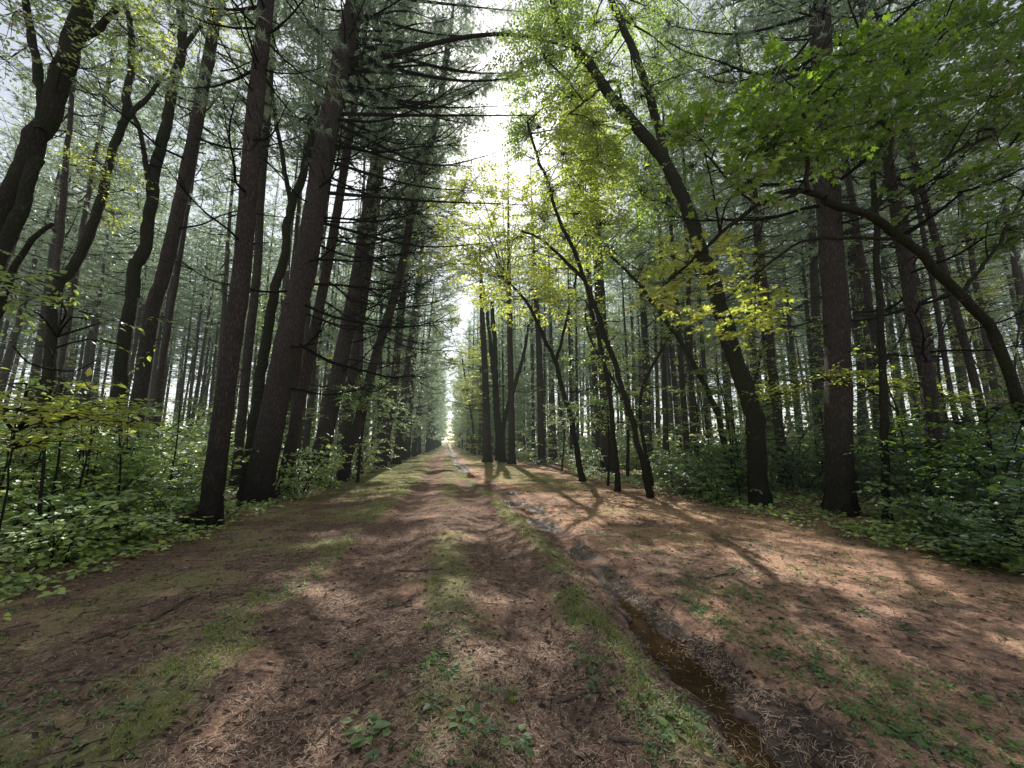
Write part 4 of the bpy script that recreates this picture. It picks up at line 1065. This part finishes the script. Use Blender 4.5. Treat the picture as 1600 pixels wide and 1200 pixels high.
# far undergrowth, one mass
mb = MB(); rg = np.random.default_rng(41); n = 17000
y = 26+rg.random(n)**1.3*110; x = np.where(rg.random(n) < .5, -5-rg.random(n)**1.2*60, 5.2+rg.random(n)**1.2*75)
px, py, dep = proj(np.stack([x, y, np.ones(n)], 1)); ok = (px > -50) & (px < 1650); x, y = x[ok], y[ok]
c = np.stack([x, y, gz(x, y)+rg.random(len(x))**1.3*np.clip((np.hypot(x, y)-18)*.22, 2.4, 11)], 1)
a = rg.uniform(0, 6.28, len(x)); sprays(None, mb, rg, c, np.stack([np.cos(a), np.sin(a), rg.normal(0, .1, len(x))], 1), .9, 9, .26, 'ov', 0, 0, .45, 1.1)
tag(link('distant_undergrowth', mb.mesh('distant_undergrowth', [M_LEAF])), 'blurred leafy undergrowth far back between the pine trunks', 'undergrowth', kind='stuff')
# leafy end of the avenue
broadleaf('pale leafy tree closing the far end of the track', 'tree', [([(716, 700), (720, 660), (722, 600)], 3, 2, 0)],
    cl([(712, 640), (722, 600), (732, 660), (706, 670), (725, 570), (715, 690), (735, 620), (740, 690)], 3.2, 1.6, 40, -4, 6), 105, leaf=.55, lm=M_SUNNY, beam=0)
broadleaf('bright yellow-green tree glowing at the right side of the far track', 'tree', [([(742, 708), (738, 660), (728, 600), (722, 560)], 4, 2, 0)],
    cl([(716, 600), (726, 570), (735, 620), (745, 590), (722, 640), (738, 660), (750, 640), (730, 690), (748, 690), (712, 560)], 1.5, .8, 34, -4, 6), 46, leaf=.24, lm=M_SUNNY, beam=0)

# ------------------------------------------------------------------ grass, ground cover, litter
def scatter(n, rng, rmax=22, pw=1.0):
    """points on the ground in view, denser near the track's near end"""
    r = 1.6*np.exp(rng.random(n*3)**pw*math.log(rmax/1.6)); az = TH+rng.uniform(R(-57), R(57), n*3)
    x, y = r*np.sin(az), r*np.cos(az); px, py, dep = proj(np.stack([x, y, np.zeros_like(x)], 1))
    ok = (px > -60) & (px < 1660) & (py < 1260) & (dep > 0); x, y = x[ok][:n], y[ok][:n]
    return x, y, np.hypot(x, y)
rg = np.random.default_rng(51)
x, y, r = scatter(190000, rg, 32)
ga = grass_amount(x, y)
clumpy = fbm(x*4.5, y*4.5, 61)
k = rg.random(len(x)) < np.clip(ga*1.2*np.clip((clumpy-.40)*6, 0, 1), 0, 1)
x, y, r = x[k], y[k], r[k]; n = len(x)
P = np.stack([x, y, gz(x, y)-.004], 1); a = rg.uniform(0, 6.28, n)
tall = np.exp(-((x-ditch_x(y)+.42)/.2)**2)*.035+.02*np.exp(-((x-TRACK(y)+1.6)/.35)**2)
h = (.022+tall*.8)*rg.uniform(.4, 1.5, n)*(1+r*.04); wd = (.0013+.0005*r)*rg.uniform(.7, 1.3, n)
d = np.stack([np.cos(a), np.sin(a), np.zeros(n)], 1); s = np.stack([-np.sin(a), np.cos(a), np.zeros(n)], 1)
bend = rg.uniform(.4, 1.7, n)[:, None]
p1 = P+np.array([0, 0, 1])*h[:, None]*.6+d*h[:, None]*.25*bend; p2 = P+np.array([0, 0, 1])*(h*rg.uniform(.65, 1.0, n))[:, None]+d*h[:, None]*.85*bend
W = s*wd[:, None]
VV = np.stack([P-W, P+W, p1+W*.8, p1-W*.8, p2], 1); b5 = np.arange(n)[:, None]*5
mb = MB(); mb.add(VV, b5+np.array([[0, 1, 2, 3]]), 0, False); mb.f.append((b5+np.array([[3, 2, 4]]), 0, False))
tag(link('grass', mb.mesh('grass', [M_GRASS])), 'short sparse grass in strips along the track', 'grass', kind='stuff')
print('grass', n)
# small creeping plants
def forbs(n, dens, seed, smin, smax, nl=5, rmax=24):
    rg = np.random.default_rng(seed); x, y, r = scatter(n, rg, rmax)
    k = rg.random(len(x)) < dens(x, y); x, y, r = x[k], y[k], r[k]; m = len(x)
    P = np.repeat(np.stack([x, y, gz(x, y)], 1), nl, 0); a = rg.uniform(0, 6.28, m*nl); sz = np.repeat(rg.uniform(smin, smax, m)*(1+.03*r), nl)*rg.uniform(.6, 1.2, m*nl)
    d = np.stack([np.cos(a), np.sin(a), rg.normal(.1, .2, m*nl)], 1)
    P = P+d*sz[:, None]*.35+np.array([0, 0, 1])*(sz*rg.uniform(.2, 1.0, m*nl))[:, None]
    leaves(mbf, P, d, np.array([[0, 0, 1.0]])+rg.normal(0, .35, (m*nl, 3)), sz, 'ov', 0, 1.25)
    return m
def d_forb(x, y):
    u = x-TRACK(y); v = x-ditch_x(y); nn = fbm(x*1.1, y*1.1, 71); n2 = fbm(x*4, y*4, 72)
    q = np.where((v > .45) & (v < 5.5), np.clip((nn-.27)*2.6, 0, 1)*.8, 0)
    q = np.maximum(q, np.where((u < -1.4) & (u > -4.6), np.clip((nn-.40)*2.4, 0, 1)*.7, 0))
    q = np.maximum(q, np.where(np.abs(u-.05) < .4, np.clip((nn-.46)*3, 0, 1)*.4, 0))
    q = np.maximum(q, np.where(np.abs(v+.42) < .26, .28, 0))
    return q*np.clip((n2-.33)*4, 0, 1)
mbf = MB(); m1 = forbs(85000, d_forb, 81, .008, .024)
tag(link('ground_cover', mbf.mesh('ground_cover', [M_FORB])), 'tiny round-leaved plants creeping over the needle litter', 'ground cover', kind='stuff')
def d_edge(x, y):
    u = x-TRACK(y); v = x-ditch_x(y); nn = fbm(x*.9, y*.9, 73)
    e = np.where(u < -3.6, np.clip((-u-3.6)/.7, 0, 1), 0); e = np.maximum(e, np.where(v > 4.3, np.clip((v-4.3)/.8, 0, 1), 0))
    return e*np.clip((nn-.18)*3, 0, 1)
mbf = MB(); m2 = forbs(30000, d_edge, 82, .045, .085, 6, 20)
tag(link('undergrowth_cover', mbf.mesh('undergrowth_cover', [M_SHRUB_LIT])), 'low leafy cover spreading out from under the shrubs', 'ground cover', kind='stuff')
print('forbs', m1, m2)
# needle litter
t = NT('fallen_needle'); g_ = t.n('NewGeometry')
p = t.n('BsdfPrincipled', i_Roughness=.7); t.l(t.ramp(g_.outputs['Random Per Island'], [(0, (.13, .07, .05)), (.5, (.42, .25, .17)), (1, (.88, .68, .48))]), p.inputs['Base Color'])
t.l(p.outputs[0], t.out.inputs[0]); M_LITTER = t.m
rg = np.random.default_rng(52); x, y, r = scatter(110000, rg, 9, 1.15)
v = x-ditch_x(y); k = ((np.abs(v) > ditch_w(y)*.7) | (rg.random(len(x)) < .22)) & (rg.random(len(x)) < np.clip(fbm(x*2.5, y*2.5, 91)*2-.35, .08, 1)); x, y, r = x[k], y[k], r[k]; n = len(x)
a = rg.uniform(0, 6.28, n); L = rg.uniform(.025, .06, n); d = np.stack([np.cos(a), np.sin(a)], 1); s = np.stack([-np.sin(a), np.cos(a)], 1)*(.0005+.00022*r)[:, None]
c = np.stack([x, y], 1); crv = s/np.linalg.norm(s, axis=1, keepdims=True)*(L*rg.normal(0, .045, n))[:, None]
def lift(q, e): return np.concatenate([q, (np.maximum(gz(q[:, 0], q[:, 1]), np.where(q[:, 1] < 4.6, WL+.012*(q[:, 1]-2)+.001, -9))+e)[:, None]], 1)
e0 = rg.uniform(.001, .008, n); A, Bm, Cc = c-d*L[:, None]*.5, c+crv, c+d*L[:, None]*.5
VV = np.stack([lift(A-s, e0), lift(A+s, e0), lift(Bm-s, e0+.003), lift(Bm+s, e0+.003), lift(Cc-s*.4, e0), lift(Cc+s*.4, e0)], 1); b6 = np.arange(n)[:, None]*6
mb = MB(); mb.add(VV, np.concatenate([b6+np.array([[0, 1, 3, 2]]), b6+np.array([[2, 3, 5, 4]])]), 0, False)
tag(link('pine_needle_litter', mb.mesh('pine_needle_litter', [M_LITTER])), 'fallen brown pine needles strewn over the track', 'needle litter', kind='stuff')
print('needles', n)
# leaf and bark crumbs
mb = MB(); rg = np.random.default_rng(53); x, y, r = scatter(9000, rg, 14); v = x-ditch_x(y); k = np.abs(v) > ditch_w(y); x, y, r = x[k], y[k], r[k]; n = len(x)
a = rg.uniform(0, 6.28, n); leaves(mb, np.stack([x, y, gz(x, y)+.006], 1), np.stack([np.cos(a), np.sin(a), rg.normal(0, .2, n)], 1), np.array([[0, 0, 1.]])+rg.normal(0, .35, (n, 3)), rg.uniform(.012, .06, n), 'ov', 0, 1.1)
m = 2600; x, y, r = scatter(m, rg, 14); a = rg.uniform(0, 6.28, len(x)); A = np.stack([x, y, gz(x, y)+.008], 1); L = rg.uniform(.04, .22, len(x))
Bp = A+np.stack([np.cos(a)*L, np.sin(a)*L, 0*L], 1); Bp[:, 2] = gz(Bp[:, 0], Bp[:, 1])+.008
prisms(mb, A, Bp, rg.uniform(.0015, .005, len(x)), .0015)
t = NT('litter_crumb'); g_ = t.n('NewGeometry'); p = t.n('BsdfPrincipled', i_Roughness=.8); t.l(t.ramp(g_.outputs['Random Per Island'], [(0, (.03, .02, .016)), (.6, (.13, .08, .055)), (1, (.38, .27, .18))]), p.inputs['Base Color']); t.l(p.outputs[0], t.out.inputs[0])
tag(link('leaf_litter', mb.mesh('leaf_litter', [t.m])), 'dead leaf scraps and twig crumbs on the forest floor', 'leaf litter', kind='stuff')

# ------------------------------------------------------------------ weeds one could count
def weed(px, py, label, size, nl, kind='broad', group=None):
    size = size*1.05; nl = int(nl*1.5); rg = np.random.default_rng(int(px*31+py)); c = gnd(px, py); z = float(gz(c[0], c[1])); mb = MB(); base = np.array([c[0], c[1], z])
    if kind == 'grass':
        n = 40; a = rg.uniform(0, 6.28, n); d = np.stack([np.cos(a), np.sin(a)], 1); h = size*rg.uniform(.6, 1.3, n)
        P = base+np.concatenate([d*.015, np.zeros((n, 1))], 1); s = np.stack([-np.sin(a), np.cos(a), 0*a], 1)*.0028
        q1 = P+np.concatenate([d*h[:, None]*.3, h[:, None]*.55], 1); q2 = P+np.concatenate([d*h[:, None]*.85, h[:, None]*.62], 1)
        mb.add(np.stack([P-s, P+s, q1+s, q1-s, q2], 1), np.arange(n)[:, None]*5+np.array([[0, 1, 2, 3]]), 0, False); mb.f.append((np.arange(n)[:, None]*5+np.array([[3, 2, 4]]), 0, False))
        mats = [M_GRASS]
    else:
        k = rg.integers(2, 5); off = rg.normal(0, size*.9, (k, 2)); off[0] = 0
        for q in range(k):
            b = np.array([c[0]+off[q, 0], c[1]+off[q, 1], 0]); b[2] = gz(b[0], b[1])
            m = max(3, nl//k); a = rg.uniform(0, 6.28)+np.arange(m)*2.4; el = rg.uniform(.15, .7, m)
            d = np.stack([np.cos(a)*np.cos(el), np.sin(a)*np.cos(el), np.sin(el)], 1); pl = size*rg.uniform(.2, .75, m)
            B = b+d*pl[:, None]; prisms(mb, np.repeat(b[None], m, 0), B, .0018, .0012)
            ld = d.copy(); ld[:, 2] = rg.normal(-.05, .2, m)
            leaves(mb, B, ld, np.array([[0, 0, 1.]])+rg.normal(0, .25, (m, 3)), size*rg.uniform(.6, 1.15, m), 'ov', 0, 1.45)
        mats = [M_FORB]
    o = link('grass_tuft' if kind == 'grass' else 'broadleaf_weed', mb.mesh('weed', mats, base), None, base)
    tag(o, label, 'grass tuft' if kind == 'grass' else 'weed', group)
G1, G2, G3 = 'small weeds on the middle of the track', 'small weeds along the muddy ditch', 'small weeds on the right bank'
weed(572, 1152, 'weed with large pointed leaves at the bottom of the track, lower left of centre', .085, 11)
weed(672, 1040, 'widest cluster of round-leaved weeds on the middle of the track', .055, 22)
weed(700, 1062, 'round-leaved weed right beside the widest weed cluster', .05, 14)
weed(668, 1098, 'low weed with a few pale leaves just below the widest weed cluster', .05, 10)
weed(735, 1125, 'dark green weed with drooping leaves, below the middle weed clusters', .06, 12)
weed(806, 1150, 'upright heart-leaved weed near the bottom edge of the track', .065, 12)
weed(800, 1092, 'spiky grass tuft on the right wheel rut', .09, 0, 'grass')
weed(925, 1030, 'pale upright weed on the dark mud left of the puddle', .06, 11)
weed(935, 1060, 'second pale weed just below the upright one left of the puddle', .055, 12)
weed(1030, 1118, 'single broad round leaf plant at the lower edge of the puddle', .075, 4)
weed(1055, 1145, 'broad green weed at the very bottom near the puddle', .07, 7)
weed(1092, 955, 'pale sunlit weed cluster on the far bank of the puddle', .055, 18)
weed(1220, 1020, 'leafy weed in the shade patch right of the puddle', .055, 12)
weed(1290, 1055, 'spreading weed right of the puddle among red needles', .05, 14)
weed(1390, 1140, 'trailing weed with pale leaves in the lower right corner area', .06, 14)
weed(668, 985, 'grass tuft in front of the widest weed cluster on the track', .07, 0, 'grass')
for px, py in ((720, 975), (615, 942), (760, 1075), (690, 930), (735, 905), (640, 900), (560, 1015), (600, 1060)): weed(px, py, 'small broad-leaved weed growing out of the needles on the track', .038, 9, group=G1)
for px, py in ((890, 965), (900, 1005), (880, 930), (1010, 1075), (985, 1040), (1075, 1100)): weed(px, py, 'small weed rooted in the dark mud beside the ditch', .042, 9, group=G2)
for px, py in ((1130, 975), (1190, 985), (1260, 940), (1350, 955), (1420, 980), (1480, 1060), (1330, 1110), (1450, 1160), (1240, 885), (1150, 890), (1540, 1090)): weed(px, py, 'small pale weed scattered on the needle-covered bank right of the ditch', .042, 10, group=G3)

# ------------------------------------------------------------------ sticks and logs
t = NT('dead_wood'); tc = t.n('TexCoord'); mp_ = t.n('Mapping'); mp_.inputs['Scale'].default_value = (12, 90, 90); t.l(tc.outputs['Object'], mp_.inputs[0])
nz = t.noise(mp_.outputs[0], 1, 4); p = t.n('BsdfPrincipled', i_Roughness=.85); t.l(t.ramp(nz, [(.3, (.06, .04, .03)), (.7, (.22, .16, .12))]), p.inputs['Base Color'])
b = t.n('Bump', i_Strength=.6, i_Distance=.006); t.l(nz, b.inputs['Height']); t.l(b.outputs[0], p.inputs['Normal']); t.l(p.outputs[0], t.out.inputs[0]); M_WOOD = t.m
def stick(pts, r0, r1, label, name='fallen_stick', twig=0, mat=None, lift_=.0):
    rg = np.random.default_rng(int(pts[0][0])); P = np.array([gnd(*q) for q in pts]); P[:, 2] = gz(P[:, 0], P[:, 1])+max(r0, r1)*.75+lift_
    sp = smooth_path(P, .05); sp = sp+rg.normal(0, r0*.12, sp.shape); base = sp[0].copy()
    mb = MB(); rr = np.linspace(r0, r1, len(sp)); rr[0] *= .6; tube(mb, sp, rr*(1+rg.normal(0, .08, len(sp))), 9, cap=True, jitter=.06, rng=rg)
    mb.add(sp[0]+np.array([[0, 0, 0]]), np.zeros((0, 3), int))
    for q in range(twig):
        i = rg.integers(len(sp)//4, len(sp)-1); d = nrm(sp[-1]-sp[0]+rg.normal(0, .4, 3)*np.linalg.norm(sp[-1]-sp[0])*np.array([1, 1, .3])); tube(mb, [sp[i], sp[i]+d*.07, sp[i]+d*.15+[0, 0, .01]], [r1, r1*.6, r1*.3], 5)
    tag(link(name, mb.mesh(name, [mat or M_WOOD], base), None, base), label, 'stick' if 'log' not in name else 'log')
stick([(862, 1086), (888, 1078), (916, 1070)], .011, .010, 'short straight brown stick lying on the right wheel rut')
stick([(236, 974), (265, 956), (300, 936)], .020, .010, 'pale forked branch lying on the grass left of the track', 'fallen_branch', 4)
stick([(618, 888), (650, 893), (690, 894)], .014, .008, 'thin dark root-like stick crossing the left wheel rut')
stick([(962, 945), (975, 954), (985, 958)], .028, .022, 'stubby black stick lying in the wet ditch', 'fallen_stick')
stick([(150, 850), (205, 846), (260, 838), (300, 826)], .06, .04, 'pale fallen log among the bright leaves left of the track', 'fallen_log', 3, lift_=.22)
stick([(130, 1010), (180, 990), (212, 982)], .014, .007, 'dark bent stick on the mossy left verge')
stick([(950, 1145), (1000, 1165), (1050, 1180)], .012, .006, 'dark twig near the bottom edge left of the puddle')
stick([(1100, 905), (1130, 898), (1150, 896)], .012, .006, 'small stick on the sunlit bank right of the ditch')
stick([(348, 832), (362, 818), (376, 806)], .022, .012, 'small broken branch lying at the foot of the left pines', 'fallen_branch', 3, lift_=.16)
stick([(990, 745), (1035, 752), (1075, 765)], .06, .04, 'dark fallen log at the foot of the right tree line', 'fallen_log', 2)
